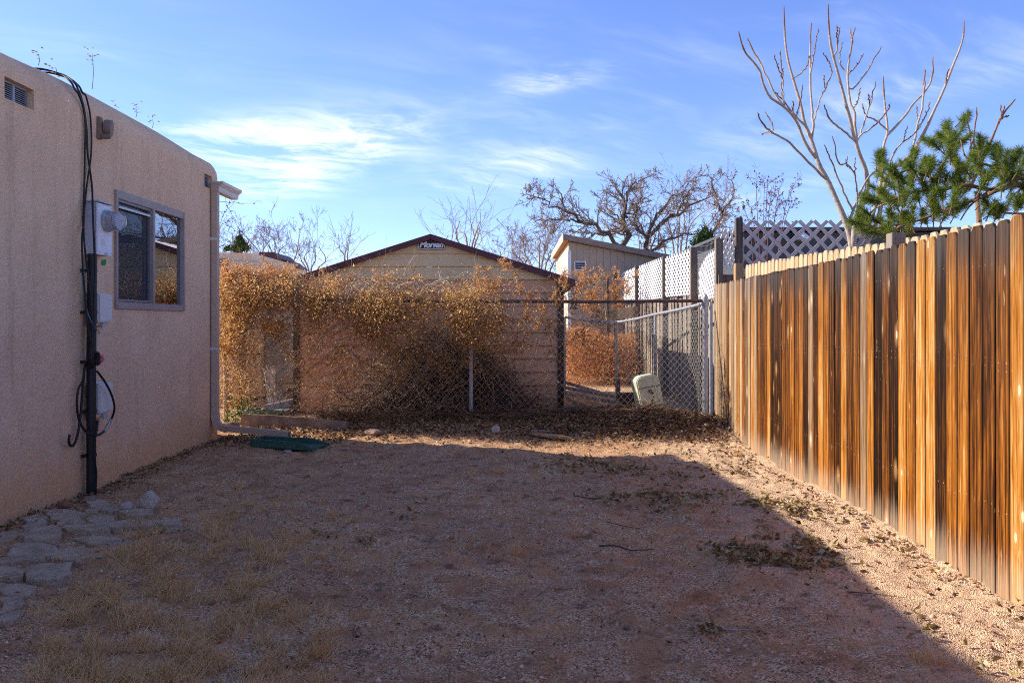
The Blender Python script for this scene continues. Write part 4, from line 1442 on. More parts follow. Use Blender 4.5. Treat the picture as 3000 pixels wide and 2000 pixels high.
# ------------------------------------------------------------------ things lying about the yard
def rock(name, c, size, mat, label, seed, cat='rock', group=None, flat=.0):
    rr = np.random.default_rng(seed)
    import bmesh
    bm = bmesh.new()
    bmesh.ops.create_icosphere(bm, subdivisions=3, radius=1)
    nrm = rr.normal(size=(9, 3))
    nrm /= np.linalg.norm(nrm, axis=1)[:, None]
    cut = rr.uniform(.55, .85, 9)
    for v in bm.verts:
        co = np.array(v.co)
        for a, k in zip(nrm, cut):
            dd = co @ a
            if dd > k:
                co = co - a * (dd - k) * .92
        co *= 1 + (rr.random() - .5) * .05
        v.co = Vector(co * np.array(size))
    me = bpy.data.meshes.new(name)
    bm.to_mesh(me)
    bm.free()
    me.materials.append(MATS[mat])
    zmin = min(v.co.z for v in me.vertices)
    o = link(name, me, None, (c[0], c[1], c[2] - zmin * .72))
    o.rotation_euler = (0, 0, rr.uniform(-.5, .5))
    return tag(o, label, cat, group)


def yard_things():
    # splash block: open trough flaring to the far end
    o = thing('splash_block', 'dark green plastic splash block under the downspout end', 'splash block', (-2.3, 8.47, 0))
    a, b = Vector((-2.64, 8.55, .02)), Vector((-1.93, 8.36, .02))
    u = (b - a).normalized()
    n = Vector((-u.y, u.x, 0))
    def wallpiece(sg):
        m = MB()
        V = []
        for s, wd, hh in ((0, .10, .085), (.55, .135, .075), (.72, .155, .02)):
            c = a + u * s
            for off, z in ((0, 0), (0, hh), (.030, hh), (.036, 0)):
                V.append(c + n * sg * (wd + off) + Vector((0, 0, z)))
        F = []
        for i in range(2):
            for j in range(4):
                F.append((i * 4 + j, i * 4 + (j + 1) % 4, (i + 1) * 4 + (j + 1) % 4, (i + 1) * 4 + j))
        F += [(0, 1, 2, 3), (11, 10, 9, 8)]
        return m.add(V, F)
    for sg in (-1, 1):
        wallpiece(sg).build('side_lip', 'splash_green', o, bevel=.006)
    MB().prism([a + n * .10, a - n * .10, a + u * .70 - n * .15, a + u * .70 + n * .15], (0, 0, .022)).build('tray', 'splash_green', o)
    MB().prism([a - u * .03 + n * .13, a - u * .03 - n * .13, a - n * .13, a + n * .13], (0, 0, .085)).build('back_lip', 'splash_green', o, bevel=.006)

    # railroad tie
    m = MB()
    P = [(-3.26, 9.93, .14), (-2.9, 9.88, .125), (-2.4, 9.80, .105), (-1.95, 9.73, .075)]
    V = []
    rr = random.Random(2)
    for i, p in enumerate(P):
        for dy, dz in ((-.09, -.12), (.09, -.12), (.095, .055), (-.085, .062)):
            V.append((p[0], p[1] + dy + rr.uniform(-.006, .006), p[2] + dz * (1 if i < 3 else .8) + rr.uniform(-.005, .005)))
    F = [(i * 4 + j, i * 4 + (j + 1) % 4, (i + 1) * 4 + (j + 1) % 4, (i + 1) * 4 + j) for i in range(3) for j in range(4)] + [(0, 1, 2, 3), (15, 14, 13, 12)]
    o = m.add(V, F).build('timber', 'timber_wood', bevel=.008)
    o.color = (.5, .3, .2, 1)
    tag(o, 'old landscape timber lying at the foot of the vine-covered fence', 'timber')

    rock('rock', (-3.28, 9.55, .02), (.14, .09, .085), 'pink_rock', 'wedge-shaped pinkish rock behind the bent downspout', 3)
    p = ground_pt(1092, 1283)
    rock('rock', p, (.12, .07, .045), 'pink_rock', 'flat pinkish stone at the foot of the middle fence post', 5)
    p = ground_pt(1452, 1277)
    rock('rock', p, (.055, .05, .055), 'pale_rock', 'small pale pointed stone right of the middle fence post', 6)
    p = ground_pt(842, 1326)
    rock('rock', p, (.06, .035, .02), 'pale_rock', 'small flat stone just in front of the splash block', 8)
    p = ground_pt(1217, 1790)
    rock('pebble', p, (.011, .010, .009), 'pale_rock', 'single round pale pebble in the foreground gravel', 9, 'pebble')
    p = ground_pt(1835, 1826)
    rock('pebble', p, (.016, .014, .012), 'pink_rock', 'dark reddish pebble lying alone on the right foreground gravel', 10, 'pebble')
    p = ground_pt(2605, 1582)
    rock('pebble', p, (.022, .02, .018), 'pale_rock', 'white pebble near the foot of the plank fence', 14, 'pebble')
    # broken board pieces by the fence
    a, b = ground_pt(1555, 1279, .02), ground_pt(1680, 1288, .02)
    o = MB().bar(a, b, .11, .028).build('broken_board', 'raw_lumber', bevel=.003)
    o.color = (.55, .3, .2, 1)
    tag(o, 'broken orange-brown board end lying on the leaf litter', 'board')
    a, b = ground_pt(1560, 1274, .035), ground_pt(1622, 1277, .04)
    o = MB().bar(a, b, .08, .02).build('broken_board', 'old_timber', bevel=.003)
    o.color = (.8, .3, .2, 1)
    tag(o, 'short grey board scrap resting on the broken board', 'board')
    # leaning pole at the shed corner
    o = MB().tube([PX(1690, 1250, 9.95), PX(1750, 1218, 10.05), PX(1812, 1185, 10.15)], [.022, .024, .02], 8).build('stick', 'tip_bark', smooth=True)
    tag(o, 'thick stripped stick leaning from the leaf pile to the fence', 'stick')

    # pale green utility pedestal, leaning
    t = thing('utility_pedestal', 'pale green utility pedestal leaning behind the chain link', 'utility pedestal', (1.72, 10.75, 0))
    d = 10.62
    W = .30
    m = MB()
    q = [PX(1862, 1118, d), PX(1925, 1112, d), PX(1952, 1235, d), PX(1886, 1240, d)]
    prof = []
    c = [(-.150, -.1), (-.150, .49), (-.13, .53), (-.07, .555), (.07, .555), (.13, .53), (.150, .49), (.150, -.1)]
    ax = (PX(1893, 1110, d) - PX(1918, 1240, d)).normalized()
    bx = Vector((ax.z, 0, -ax.x))
    base = PX(1919, 1222, d)
    pts = [base + bx * u + ax * v for u, v in c]
    m.prism(pts, (-.05, .20, .0))
    m.build('cabinet', 'pedestal_green', t, bevel=.014)
    MB().bar(base + bx * -.14 + ax * .40 + Vector((0, -.004, 0)), base + bx * .14 + ax * .40 + Vector((0, -.004, 0)), .006, .007).build('lid_seam', 'dark_brown_trim', t)
    MB().bar(base + bx * -.02 + ax * .34 + Vector((0, -.008, 0)), base + bx * .03 + ax * .34 + Vector((0, -.008, 0)), .012, .05).build('hasp', 'rusty_pipe', t)
    for k, (px, py) in enumerate(((1912, 1152), (1914, 1163), (1911, 1173))):
        r = PX(px, py, d)
        MB().bar(r + Vector((-.012, -.006, -.01)), r + Vector((.012, -.006, .014)), .004, .012).build('rust_mark', 'rust_mark', t)
    o = MB().prism([PX(1812, 1152, 10.9), PX(1872, 1148, 10.9), PX(1876, 1225, 10.9), PX(1814, 1225, 10.9)], (0, .03, 0)).build('board', 'dark_brown_trim')
    tag(o, 'upright dark brown board beside the leaning green pedestal', 'board')
    o = MB().prism([PX(1806, 1110, 11.2), PX(1817, 1110, 11.2), PX(1818, 1235, 11.2), PX(1806, 1235, 11.2)], (0, .05, 0)).build('stake', 'old_timber')
    o.color = (.3, .3, .3, 1)
    tag(o, 'short wooden stake against the side fence post', 'stake')
    # stacked lumber behind the fence at the shed corner
    rr = random.Random(12)
    labs = ['top grey plank of the lumber heap beside the shed', 'second grey plank down in the lumber heap by the shed', 'lowest plank of the lumber heap by the shed',
            'plank crossing the lumber heap at a slant', 'dark plank end pointing out of the lumber heap towards the fence', 'rearmost plank of the lumber heap by the shed', 'narrow plank end nearest the shed corner in the lumber heap', 'plank slanting up to the right in front of the lumber heap']
    for k, (a, b, d, w) in enumerate(((( 1655, 1135), (1808, 1162), 11.6, .16), ((1655, 1152), (1808, 1178), 11.4, .18), ((1650, 1195), (1800, 1200), 11.3, .2), ((1665, 1170), (1790, 1215), 11.1, .10), ((1770, 1240), (1815, 1175), 10.8, .10), ((1655, 1120), (1760, 1150), 12.0, .14), ((1660, 1165), (1740, 1220), 10.9, .06), ((1655, 1215), (1790, 1188), 11.0, .09))):
        o = MB().bar(PX(*a, d), PX(*b, d), w, .042).build('plank', ('old_plank', 'timber_wood', 'blue_grey_junk', 'raw_lumber', 'blue_grey_junk', 'timber_wood', 'old_plank', 'dark_brown_trim')[k], bevel=.003)
        o.color = (rr.uniform(.3, .6), rr.random(), .3, 1)
        tag(o, labs[k], 'plank', 'planks heaped beside the shed')
    # junk in the gap left of the shed
    t = thing('stake_bundle', 'bundle of whitish wooden laths leaning in the gap left of the shed', 'bundle', PX(792, 1180, 11.9))
    for k in range(14):
        a = PX(772 + rr.uniform(0, 34), 1078 + rr.uniform(-8, 10), 12.0 + rr.uniform(-.06, .06))
        b = PX(780 + rr.uniform(0, 32), 1180 + rr.uniform(-10, 16), 11.85 + rr.uniform(-.05, .05))
        MB().bar(a, b, .018, .010).build('lath', 'straw_white', t)
    for k, (a, b, d, h, lab) in enumerate((((705, 1205), (850, 1200), 11.6, .03, 'blue-grey sheet lying flat in the gap left of the shed'), ((790, 1192), (862, 1178), 11.9, .10, 'blue-grey tub edge beside the lath bundle'))):
        o = MB().bar(PX(*a, d), PX(*b, d), .5, h).build('scrap_sheet', 'blue_grey_junk')
        tag(o, lab, 'scrap')
    P = []
    for k in range(60):
        a = k * .52
        P.append((-3.35 + .26 * math.cos(a) * (1 + .1 * math.sin(k)), 11.1 + .22 * math.sin(a), .07 + .035 * (k / 60) + .012 * math.sin(k * 1.7)))
    o = MB().tube(spline(P, 240), .009, 5).build('garden_hose', 'hose_green', smooth=True)
    tag(o, 'green garden hose coiled behind the vines left of the shed', 'garden hose')
    o = MB().box(-3.02 - 1.05, -3.98, 12.2, 12.26, 0, 1.9).build('wooden_upright', 'grey_post_wood')
    o.color = (.3, .3, .3, 1)
    tag(o, 'grey upright plank at the corner of the adobe house', 'plank')


yard_things()


# ------------------------------------------------------------------ flagstones by the house
def flagstones():
    polys = [[(480, 545), (560, 525), (690, 595), (640, 612), (560, 607)], [(650, 607), (760, 598), (870, 602), (876, 640), (720, 642)],
             [(800, 648), (1040, 652), (1030, 682), (800, 684)], [(110, 650), (250, 610), (285, 650), (150, 664)], [(255, 600), (400, 590), (480, 620), (400, 642), (270, 637)],
             [(484, 592), (555, 590), (562, 612), (486, 618)], [(500, 625), (640, 614), (665, 642), (540, 665)], [(285, 655), (460, 648), (484, 680), (330, 690)],
             [(540, 672), (790, 655), (800, 690), (690, 702), (560, 695)], [(100, 740), (280, 692), (360, 700), (350, 762), (150, 790)], [(372, 690), (550, 684), (640, 708), (500, 722), (384, 716)],
             [(0, 728), (95, 720), (104, 752), (0, 768)], [(395, 742), (520, 726), (710, 725), (720, 780), (650, 815), (584, 786)], [(60, 815), (200, 790), (300, 800), (366, 850), (300, 872), (50, 872)],
             [(310, 792), (480, 772), (575, 794), (575, 842), (480, 845), (380, 850)], [(290, 882), (470, 852), (560, 852), (470, 905), (420, 898)], [(150, 960), (200, 918), (408, 908), (415, 960), (330, 1000), (140, 1005)],
             [(0, 942), (110, 952), (122, 990), (60, 1008), (0, 1008)], [(0, 1018), (130, 1024), (215, 1042), (200, 1080), (90, 1088), (0, 1082)], [(0, 1098), (130, 1098), (145, 1132), (60, 1170), (0, 1190)],
             [(0, 884), (250, 884), (272, 900), (130, 908), (0, 925)], [(700, 706), (780, 700), (785, 745), (725, 760)], [(130, 700), (230, 668), (270, 672), (250, 690), (140, 725)], [(20, 1210), (110, 1180), (150, 1200), (60, 1260), (0, 1250)]]
    t = bpy.data.objects.new('flagstone_paving', None)
    COL.objects.link(t)
    c = ground_pt(150, 1640)
    t.location = (c[0], c[1], 0)
    tag(t, 'patch of rough grey flagstones beside the house wall', 'paving', kind='structure')
    rr = random.Random(4)
    import bmesh
    for k, pl in enumerate(polys):
        pts = []
        h = rr.uniform(.018, .034) + (.02 if k < 3 else 0)
        P = [ground_pt(x / 1.96, 1200 + y / 1.96) for x, y in pl]
        P = [np.array([max(p[0], WX + .03), p[1], p[2]]) for p in P]
        n = len(P)
        for i in range(n):
            a, b = P[i], P[(i + 1) % n]
            m = max(1, int(np.linalg.norm(b - a) / .05))
            for j in range(m):
                q = a + (b - a) * j / m
                pts.append((q[0] + rr.gauss(0, .009), q[1] + rr.gauss(0, .009)))
        cx, cy = sum(p[0] for p in pts) / len(pts), sum(p[1] for p in pts) / len(pts)
        gz = float(GZ(cx, cy))
        bm = bmesh.new()
        vs = [bm.verts.new((x - cx, y - cy, 0)) for x, y in pts]
        f = bm.faces.new(vs)
        if f.normal.z < 0:
            f.normal_flip()
        tx, ty = rr.uniform(-.03, .03), rr.uniform(-.04, .04)
        top = bmesh.ops.extrude_face_region(bm, geom=[f])
        nv = [v for v in top['geom'] if isinstance(v, bmesh.types.BMVert)]
        for v in nv:
            v.co.z += h + tx * v.co.x + ty * v.co.y + rr.uniform(-.004, .004)
            v.co.x *= .985
            v.co.y *= .985
        bmesh.ops.bevel(bm, geom=[e for e in bm.edges if all(v in nv for v in e.verts)], offset=.004, segments=1, affect='EDGES')
        for v in bm.verts:
            if v.co.z < .002:
                v.co.z = -.04
        bm.normal_update()
        me = bpy.data.meshes.new('flagstone')
        bm.to_mesh(me)
        bm.free()
        me.materials.append(MATS['flagstone'])
        link('flagstone', me, t, (cx, cy, gz))
    g = 'loose rocks by the conduit pipe'
    rock('rock', ground_pt(436, 1497), (.085, .07, .085), 'pale_rock', 'upright pale rock, largest of the loose rocks by the flagstones', 21, group=g)
    rock('rock', ground_pt(370, 1497), (.06, .05, .042), 'pale_rock', 'small rounded pale rock between the upright rock and the pipe', 22, group=g)
    rock('rock', ground_pt(191, 1494), (.06, .04, .04), 'brick_chunk', 'orange brick fragment against the wall base', 23, group=g)
    rock('rock', ground_pt(262, 1478, .02), (.055, .045, .035), 'pink_rock', 'pinkish rock at the bottom of the conduit pipe', 24, group=g)


flagstones()


# ------------------------------------------------------------------ vines on the chain link
def soft(v, a, b, s):
    return 1 / (1 + np.exp(-(v - a) / s)) / (1 + np.exp((v - b) / s))


def sample(n, box, dens, d0, sd):
    """points of a hanging mass: where it shows, thinned by density, spread in depth"""
    out = []
    got = 0
    while got < n:
        m = n * 4
        px = RNG.uniform(box[0], box[1], m)
        py = RNG.uniform(box[2], box[3], m)
        keep = RNG.random(m) < dens(px, py)
        px, py = px[keep], py[keep]
        out.append(np.stack([px, py], 1))
        got += len(px)
    q = np.concatenate(out)[:n]
    d = d0 + RNG.normal(size=n) * sd
    return np.stack([(q[:, 0] - 1500) / FPX * d, d, CAMZ - (q[:, 1] - HOR) / FPX * d], 1)


def clumps(px, py, s=.03, lo=.35, hi=.65, o=0):
    return np.clip((vnoise(px, py, s, o) * .6 + vnoise(px, py, s * 2.7, o + 1) * .4 - lo) / (hi - lo), 0, 1)


def spray(base, direction, L, n_side, podn):
    """a wand with short side twigs carrying dry seed pods -> twig polylines, pod centres, pod directions"""
    P = wander(np.array([base]), np.array([norm(np.array(direction, float))]), L, 7, .16, .02)
    T = [P[0]]
    pc, pd = [], []
    for k in range(n_side):
        u = RNG.uniform(.15, 1)
        q = P[0][int(u * 6)]
        sd = norm(np.array(direction) * .8 + RNG.normal(size=3) * .7)
        S = wander(q[None], sd[None], RNG.uniform(.04, .13), 7, .25, -.03)[0]
        T.append(S)
        m = max(1, int(podn * RNG.uniform(.6, 1.4)))
        c = S[RNG.integers(1, 7, m)] + RNG.normal(size=(m, 3)) * .010
        pc.append(c)
        pd.append(norm(RNG.normal(size=(m, 3)) + sd))
    return T, np.concatenate(pc), np.concatenate(pd)


def vines():
    # ---- the big tangle
    t = thing('dry_vine', 'dense mass of dry brown vines draped over the chain link in front of the shed', 'vine', (-1.4, FY, 0))
    def dens(px, py):
        top = 848 + 50 * (vnoise(px, py * 0, .012, 3) - .5) + np.where(px < 880, -18 * soft(px, 600, 860, 14), 0)
        bot = 965 + 150 * (vnoise(px, py * 0, .015, 4) - .5)
        c = clumps(px, py, .022, .30, .62)
        band = soft(py, top, bot, 13) * soft(px, 600, 1415, 26) * (.12 + .88 * c)
        low = soft(py, 960, 1110, 26) * soft(px, 600, 1440, 30) * .22 * clumps(px, py, .03, .42, .68, 4)
        lefty = soft(py, 815, 870, 14) * soft(px, 600, 880, 14) * .38 * clumps(px, py, .03, .3, .6, 6)
        gap = 1 - .75 * soft(px, 735, 830, 10) * soft(py, 985, 1200, 14)
        right = soft(py, 860, 1000, 18) * soft(px, 1400, 1560, 22) * .55 * clumps(px, py, .022, .46, .62, 8)
        leftlow = soft(py, 930, 1200, 25) * soft(px, 600, 730, 14) * .16
        return np.clip((band + low) * gap + lefty + right + leftlow, 0, 1)
    C = sample(62000, (600, 1620, 770, 1230), dens, FY - .05, .24)
    D = norm(RNG.normal(size=C.shape) + np.array([0, -.2, -.5]))
    V, F = bulk_leaves(C, D, RNG.uniform(.016, .046, len(C)), RNG.uniform(.005, .0135, len(C)), .35, .6)
    link('leaves', fastmesh('leaves', V, [F], 'vine_leaf'), t)
    # leaves bunched along the rail
    n = 2400
    C = sample(n, (610, 1420, 858, 912), lambda a, b: np.clip(soft(a, 610, 1400, 14) * (.35 + .65 * clumps(a, b, .03, .3, .55, 14)), 0, 1), FY - .085, .03)
    V, F = bulk_leaves(C, norm(RNG.normal(size=C.shape) + np.array([0, -.2, -.3])), RNG.uniform(.02, .045, n), RNG.uniform(.012, .026, n), .3, .4)
    link('rail_leaves', fastmesh('rail_leaves', V, [F], 'vine_leaf'), t)
    # stems running through it
    parts = []
    S = sample(2600, (600, 1640, 790, 1235), lambda a, b: np.clip(dens(a, b) + .10 * soft(a, 600, 1150, 30) * soft(b, 850, 1225, 25) + .05 * soft(a, 1150, 1600, 30) * soft(b, 850, 1210, 25), 0, 1), FY + .02, .09)
    dr = norm(RNG.normal(size=S.shape) * np.array([1, .25, .8]) + np.array([.5, 0, .35]) * RNG.choice([-1, 1], (len(S), 1)))
    P = wander(S, dr, RNG.uniform(.18, .75, len(S)), 8, .22, .03)
    parts.append(bulk_tubes(P, taper(len(S), 8, RNG.uniform(.0012, .0028, len(S)), .0010), 3))
    # long straw-coloured runners threaded through the mesh
    S = sample(460, (620, 1260, 960, 1245), lambda a, b: .9 + 0 * a, FY, .05)
    ang = RNG.choice([.72, -.9, .55], len(S), p=[.62, .2, .18]) + RNG.normal(size=len(S)) * .18
    P = wander(S, np.stack([np.cos(ang), 0 * ang, np.sin(ang)], 1), RNG.uniform(.2, .8, len(S)), 8, .10, .02)
    parts.append(bulk_tubes(P, taper(len(S), 8, .0036, .0020), 3))
    V, F = join(parts)
    link('stems', fastmesh('stems', V, F, 'vine_twig'), t)
    # bleached arching canes along the top
    S = sample(85, (1040, 1310, 822, 850), lambda a, b: .9 + 0 * a, FY - .02, .10)
    S2 = sample(30, (830, 1040, 840, 880), lambda a, b: .9 + 0 * a, FY - .02, .10)
    S3 = sample(35, (640, 870, 850, 960), lambda a, b: .9 + 0 * a, FY - .05, .10)
    S = np.concatenate([S, S2, S3])
    ang = RNG.uniform(.1, 1.3, len(S)) * RNG.choice([1, 1, -1], len(S))
    P = wander(S, np.stack([np.cos(ang) * RNG.choice([1, -1], len(S)), RNG.normal(size=len(S)) * .3, np.abs(np.sin(ang))], 1), RNG.uniform(.15, .50, len(S)), 9, .20, .22)
    V, F = bulk_tubes(P, taper(len(S), 9, .0058, .0030), 3)
    link('bleached_canes', fastmesh('bleached_canes', V, [F], 'pale_twig'), t)
    # wands with seed pods above the mass and hanging over the shed wall
    T, PC, PD = [], [], []
    spots = []
    for k in range(52):
        spots.append((RNG.uniform(642, 860), RNG.uniform(815, 860), RNG.uniform(-.5, .6), 1, RNG.uniform(.12, .30), 9, 7))
    for px in (975, 985, 1000, 1110, 1118, 1128, 1150, 940, 1180):
        spots.append((px + RNG.uniform(-8, 8), 850, RNG.uniform(-.2, .4), 1, RNG.uniform(.14, .30), 8, 7))
    for px, py in ((1395, 870), (1410, 880), (1425, 870), (1440, 880), (1432, 850), (1448, 870), (1400, 850)):
        spots.append((px, py, RNG.uniform(-.1, .35), 1, RNG.uniform(.22, .34), 12, 8))
    for px, py in ((1500, 800), (1520, 830), (1540, 850), (1560, 840), (1575, 860), (1590, 880), (1630, 850), (1640, 860), (1640, 840), (1505, 900), (1530, 880), (1485, 920)):
        spots.append((px, py, RNG.uniform(-.5, .5), RNG.choice([1, -1]), RNG.uniform(.20, .42), 12, 8))
    for px, py in ((1460, 920), (1480, 960), (1500, 980), (1520, 960), (1440, 930), (1560, 900), (1580, 890), (1585, 920), (1420, 940), (1490, 1000), (1535, 985)):
        spots.append((px, py, RNG.uniform(-.4, .4), -1, RNG.uniform(.18, .36), 11, 8))
    for (px, py, dx, dz, L, ns, pn) in spots:
        pn = int(pn * 1.7)
        b = PX(px, py, FY + RNG.normal() * .10)
        a, c, d = spray(np.array(b), (dx, RNG.normal() * .25, dz), L, ns, pn)
        T += a
        PC.append(c)
        PD.append(d)
    PC, PD = np.concatenate(PC), np.concatenate(PD)
    V, F = bulk_leaves(PC, PD, RNG.uniform(.014, .032, len(PC)), RNG.uniform(.009, .016, len(PC)), .4, .4)
    link('seed_pods', fastmesh('seed_pods', V, [F], 'vine_pod'), t)
    T = np.array(T)
    V, F = bulk_tubes(T, taper(len(T), 7, .0026, .0011), 3)
    link('wands', fastmesh('wands', V, [F], 'vine_twig'), t)
    # ---- vine on the right bay and over the old side fence
    t = thing('dry_vine', 'thin reddish vine hanging on the chain link right of the shed corner', 'vine', (1.0, FY, 0))
    dn = lambda a, b: np.clip(soft(a, 1655, 1760, 16) * soft(b, 845, 975, 22) * .9 * clumps(a, b, .03, .35, .65) + soft(a, 1600, 1660, 10) * soft(b, 860, 1100, 30) * .35 * clumps(a, b, .03, .4, .6), 0, 1)
    C = sample(620, (1590, 1800, 800, 1120), dn, FY + .04, .10)
    V, F = bulk_leaves(C, norm(RNG.normal(size=C.shape) + np.array([0, 0, -.5])), RNG.uniform(.02, .045, len(C)), RNG.uniform(.013, .026, len(C)), .3, .4)
    link('leaves', fastmesh('leaves', V, [F], 'red_leaf'), t)
    S = sample(170, (1590, 1800, 830, 1130), lambda a, b: np.clip(dn(a, b) + .06, 0, 1), FY + .03, .06)
    P = wander(S, norm(RNG.normal(size=S.shape) * np.array([1, .25, 1])), RNG.uniform(.15, .5, len(S)), 8, .28, .02)
    V, F = bulk_tubes(P, taper(len(S), 8, .0026, .0012), 3)
    tag(link('stems', fastmesh('stems', V, [F], 'brush_twig'), t), kind='stuff')

    t = thing('dry_vine', 'rust-coloured dry vine climbing beside the tan shed window', 'vine', PX(1735, 940, 16.4))
    T, PC, PD = [], [], []
    for k in range(60):
        b = PX(RNG.uniform(1690, 1850) if k % 3 else RNG.uniform(1700, 1760), RNG.uniform(820, 930), 16.4 + RNG.normal() * .3)
        a, c, d = spray(np.array(b), (RNG.normal() * .5, RNG.normal() * .3, 1), RNG.uniform(.2, .5), 10, 10)
        T += a
        PC.append(c)
        PD.append(d)
    PC, PD = np.concatenate(PC), np.concatenate(PD)
    V, F = bulk_leaves(PC, PD, RNG.uniform(.02, .04, len(PC)), RNG.uniform(.01, .02, len(PC)), .4, .4)
    link('seed_pods', fastmesh('seed_pods', V, [F], 'vine_pod'), t)
    T = np.array(T)
    V, F = bulk_tubes(T, taper(len(T), 7, .004, .0018), 3)
    tag(link('stems', fastmesh('stems', V, [F], 'brush_twig'), t), kind='stuff')

    # ---- heap of orange tumbleweeds at the end of the side run
    t = thing('tumbleweed_heap', 'sunlit orange tumbleweed heap against the end of the side fence', 'tumbleweed', (1.7, 17.6, 0))
    n = 15000
    X = RNG.uniform(.9, 2.62, n)
    Yy = 17.6 + RNG.normal(size=n) * .55 - np.abs(X - 1.8) * .1
    top = 1.12 + .25 * (vnoise(X, X * 0, 2.5, 11) - .5)
    Z = RNG.random(n) ** .8 * top
    Yy = Yy + (Z / 1.3) * .45
    C = np.stack([X, Yy, Z], 1)
    V1 = bulk_leaves(C, rand_dirs(n), RNG.uniform(.03, .06, n), RNG.uniform(.012, .026, n), .3, .5)
    P = wander(C[:3800], rand_dirs(3800), RNG.uniform(.12, .3, 3800), 5, .5)
    V2 = bulk_tubes(P, taper(3800, 5, .004, .002), 3)
    V, F = join([V1, V2])
    o = link('weed_tangle', fastmesh('weed_tangle', V, F, 'orange_weed'), t)
    # ---- brush heap behind the fence
    t = thing('brush_pile', 'dark heap of cut brush piled between the fence and the shed', 'brush pile', (-.95, 10.9, 0))
    n = 3400
    X = RNG.normal(size=n) * .62 - .93
    prof = lambda x: 1.0 * np.exp(-((x + .93) / .85) ** 2) + .16 * np.exp(-((x + .95) / 1.35) ** 4)
    Z = prof(X) * (1 - RNG.random(n) ** 1.6) * .95
    Yy = 10.42 + RNG.random(n) * (.95 - .25 * Z)
    S = np.stack([X, Yy, Z], 1)
    ax = np.stack([X + .93, (Yy - 10.9) * .4, .55 + 0 * X], 1)
    D = norm(norm(ax) * .5 + RNG.normal(size=(n, 3)) * np.array([.9, .4, .55]))
    P = wander(S, D, RNG.uniform(.15, .62, n), 7, .24, .10)
    P[:, :, 2] = np.maximum(P[:, :, 2], .01)
    P[:, :, 1] = np.minimum(P[:, :, 1], SY - .05)
    V, F = bulk_tubes(P, taper(n, 7, RNG.uniform(.0032, .0075, n), .0026), 3)
    link('twigs', fastmesh('twigs', V, [F], 'brush_twig'), t)
    # near-black leaves added inside the heap, painting in the deep shade between twigs
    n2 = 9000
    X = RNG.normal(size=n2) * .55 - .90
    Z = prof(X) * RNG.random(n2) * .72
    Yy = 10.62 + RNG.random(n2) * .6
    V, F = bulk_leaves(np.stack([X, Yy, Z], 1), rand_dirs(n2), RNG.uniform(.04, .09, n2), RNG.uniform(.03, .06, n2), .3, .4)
    link('shade_core_leaves', fastmesh('shade_core_leaves', V, [F], 'shade_core_leaf'), t)
    # a few thick branches
    n = 60
    S = np.stack([RNG.uniform(-2.0, .2, n), RNG.uniform(10.45, 10.9, n), RNG.uniform(.02, .3, n)], 1)
    D = norm(np.stack([-(S[:, 0] + .95) * .5 + RNG.normal(size=n) * .5, 0 * X[:n], np.abs(RNG.normal(size=n)) * .6 + .2], 1))
    P = wander(S, D, RNG.uniform(.4, .95, n), 7, .14, .05)
    V, F = bulk_tubes(P, taper(n, 7, RNG.uniform(.006, .012, n), .004), 5)
    link('branches', fastmesh('branches', V, [F], 'brush_twig', True), t)
    # twigs trailing out along the foot of the fence
    n = 1500
    S = np.stack([RNG.uniform(-2.4, 1.9, n), RNG.normal(size=n) * .16 + 10.22, RNG.uniform(.02, .12, n)], 1)
    S[:, 2] += GZ(S[:, 0], S[:, 1])
    D = norm(RNG.normal(size=(n, 3)) * np.array([1, .5, .22]))
    P = wander(S, D, RNG.uniform(.1, .5, n), 6, .2, .03)
    P[:, :, 2] = np.maximum(P[:, :, 2], GZ(P[:, :, 0], P[:, :, 1]) + .004)
    V, F = bulk_tubes(P, taper(n, 6, RNG.uniform(.0018, .0045, n), .0014), 3)
    tag(link('twig_litter', fastmesh('twig_litter', V, [F], 'brush_twig')), 'dead twigs scattered along the foot of the fence', 'twigs', kind='stuff')
    # green weeds by the left post
    t = thing('green_weed', 'small green weed by the post behind the bent downspout', 'weed', (-3.45, 9.9, 0))
    n = 240
    C = sample(n, (660, 760, 1165, 1250), lambda a, b: np.clip(soft(a, 690, 735, 14) * soft(b, 1175, 1240, 14) + soft(a, 650, 680, 6) * soft(b, 1225, 1248, 6), 0, 1), 10.05, .09)
    V, F = bulk_leaves(C, norm(RNG.normal(size=C.shape) + np.array([0, -.3, .4])), RNG.uniform(.025, .055, n), RNG.uniform(.018, .036, n), .2, .3)
    link('leaves', fastmesh('leaves', V, [F], 'green_leaf'), t)
    S = C[:40].copy()
    S[:, 2] = .03
    P = wander(S, norm(RNG.normal(size=S.shape) * .4 + np.array([0, 0, 1])), .25, 6, .2)
    V, F = bulk_tubes(P, taper(len(S), 6, .003, .0014), 3)
    link('stems', fastmesh('stems', V, [F], 'green_leaf'), t)
    # bare tendrils reaching past the house corner
    t = thing('vine_tendril', 'thin bare vine tendrils reaching into the sky past the gutter', 'vine', PX(660, 640, 9.8))
    T = []
    for pts in (((640, 592), (680, 594), (720, 598), (768, 590)), ((640, 620), (660, 620), (690, 619)), ((640, 650), (668, 662), (690, 676), (708, 690)), ((645, 680), (662, 660), (672, 640)), ((650, 640), (665, 610), (672, 588))):
        T.append(spline([PX(x, y, 9.8 + RNG.normal() * .05) for x, y in pts], 12))
    T = np.array(T)
    T[:, 1:-1] += RNG.normal(size=T[:, 1:-1].shape) * .006
    V1 = bulk_tubes(T, taper(len(T), 12, .0036, .0018), 3)
    C = T[:, 3:10:2].reshape(-1, 3)
    V2 = bulk_leaves(C, rand_dirs(len(C)), .028, .016)
    V, F = join([V1, V2])
    link('tendrils', fastmesh('tendrils', V, F, 'dark_bark'), t)


vines()


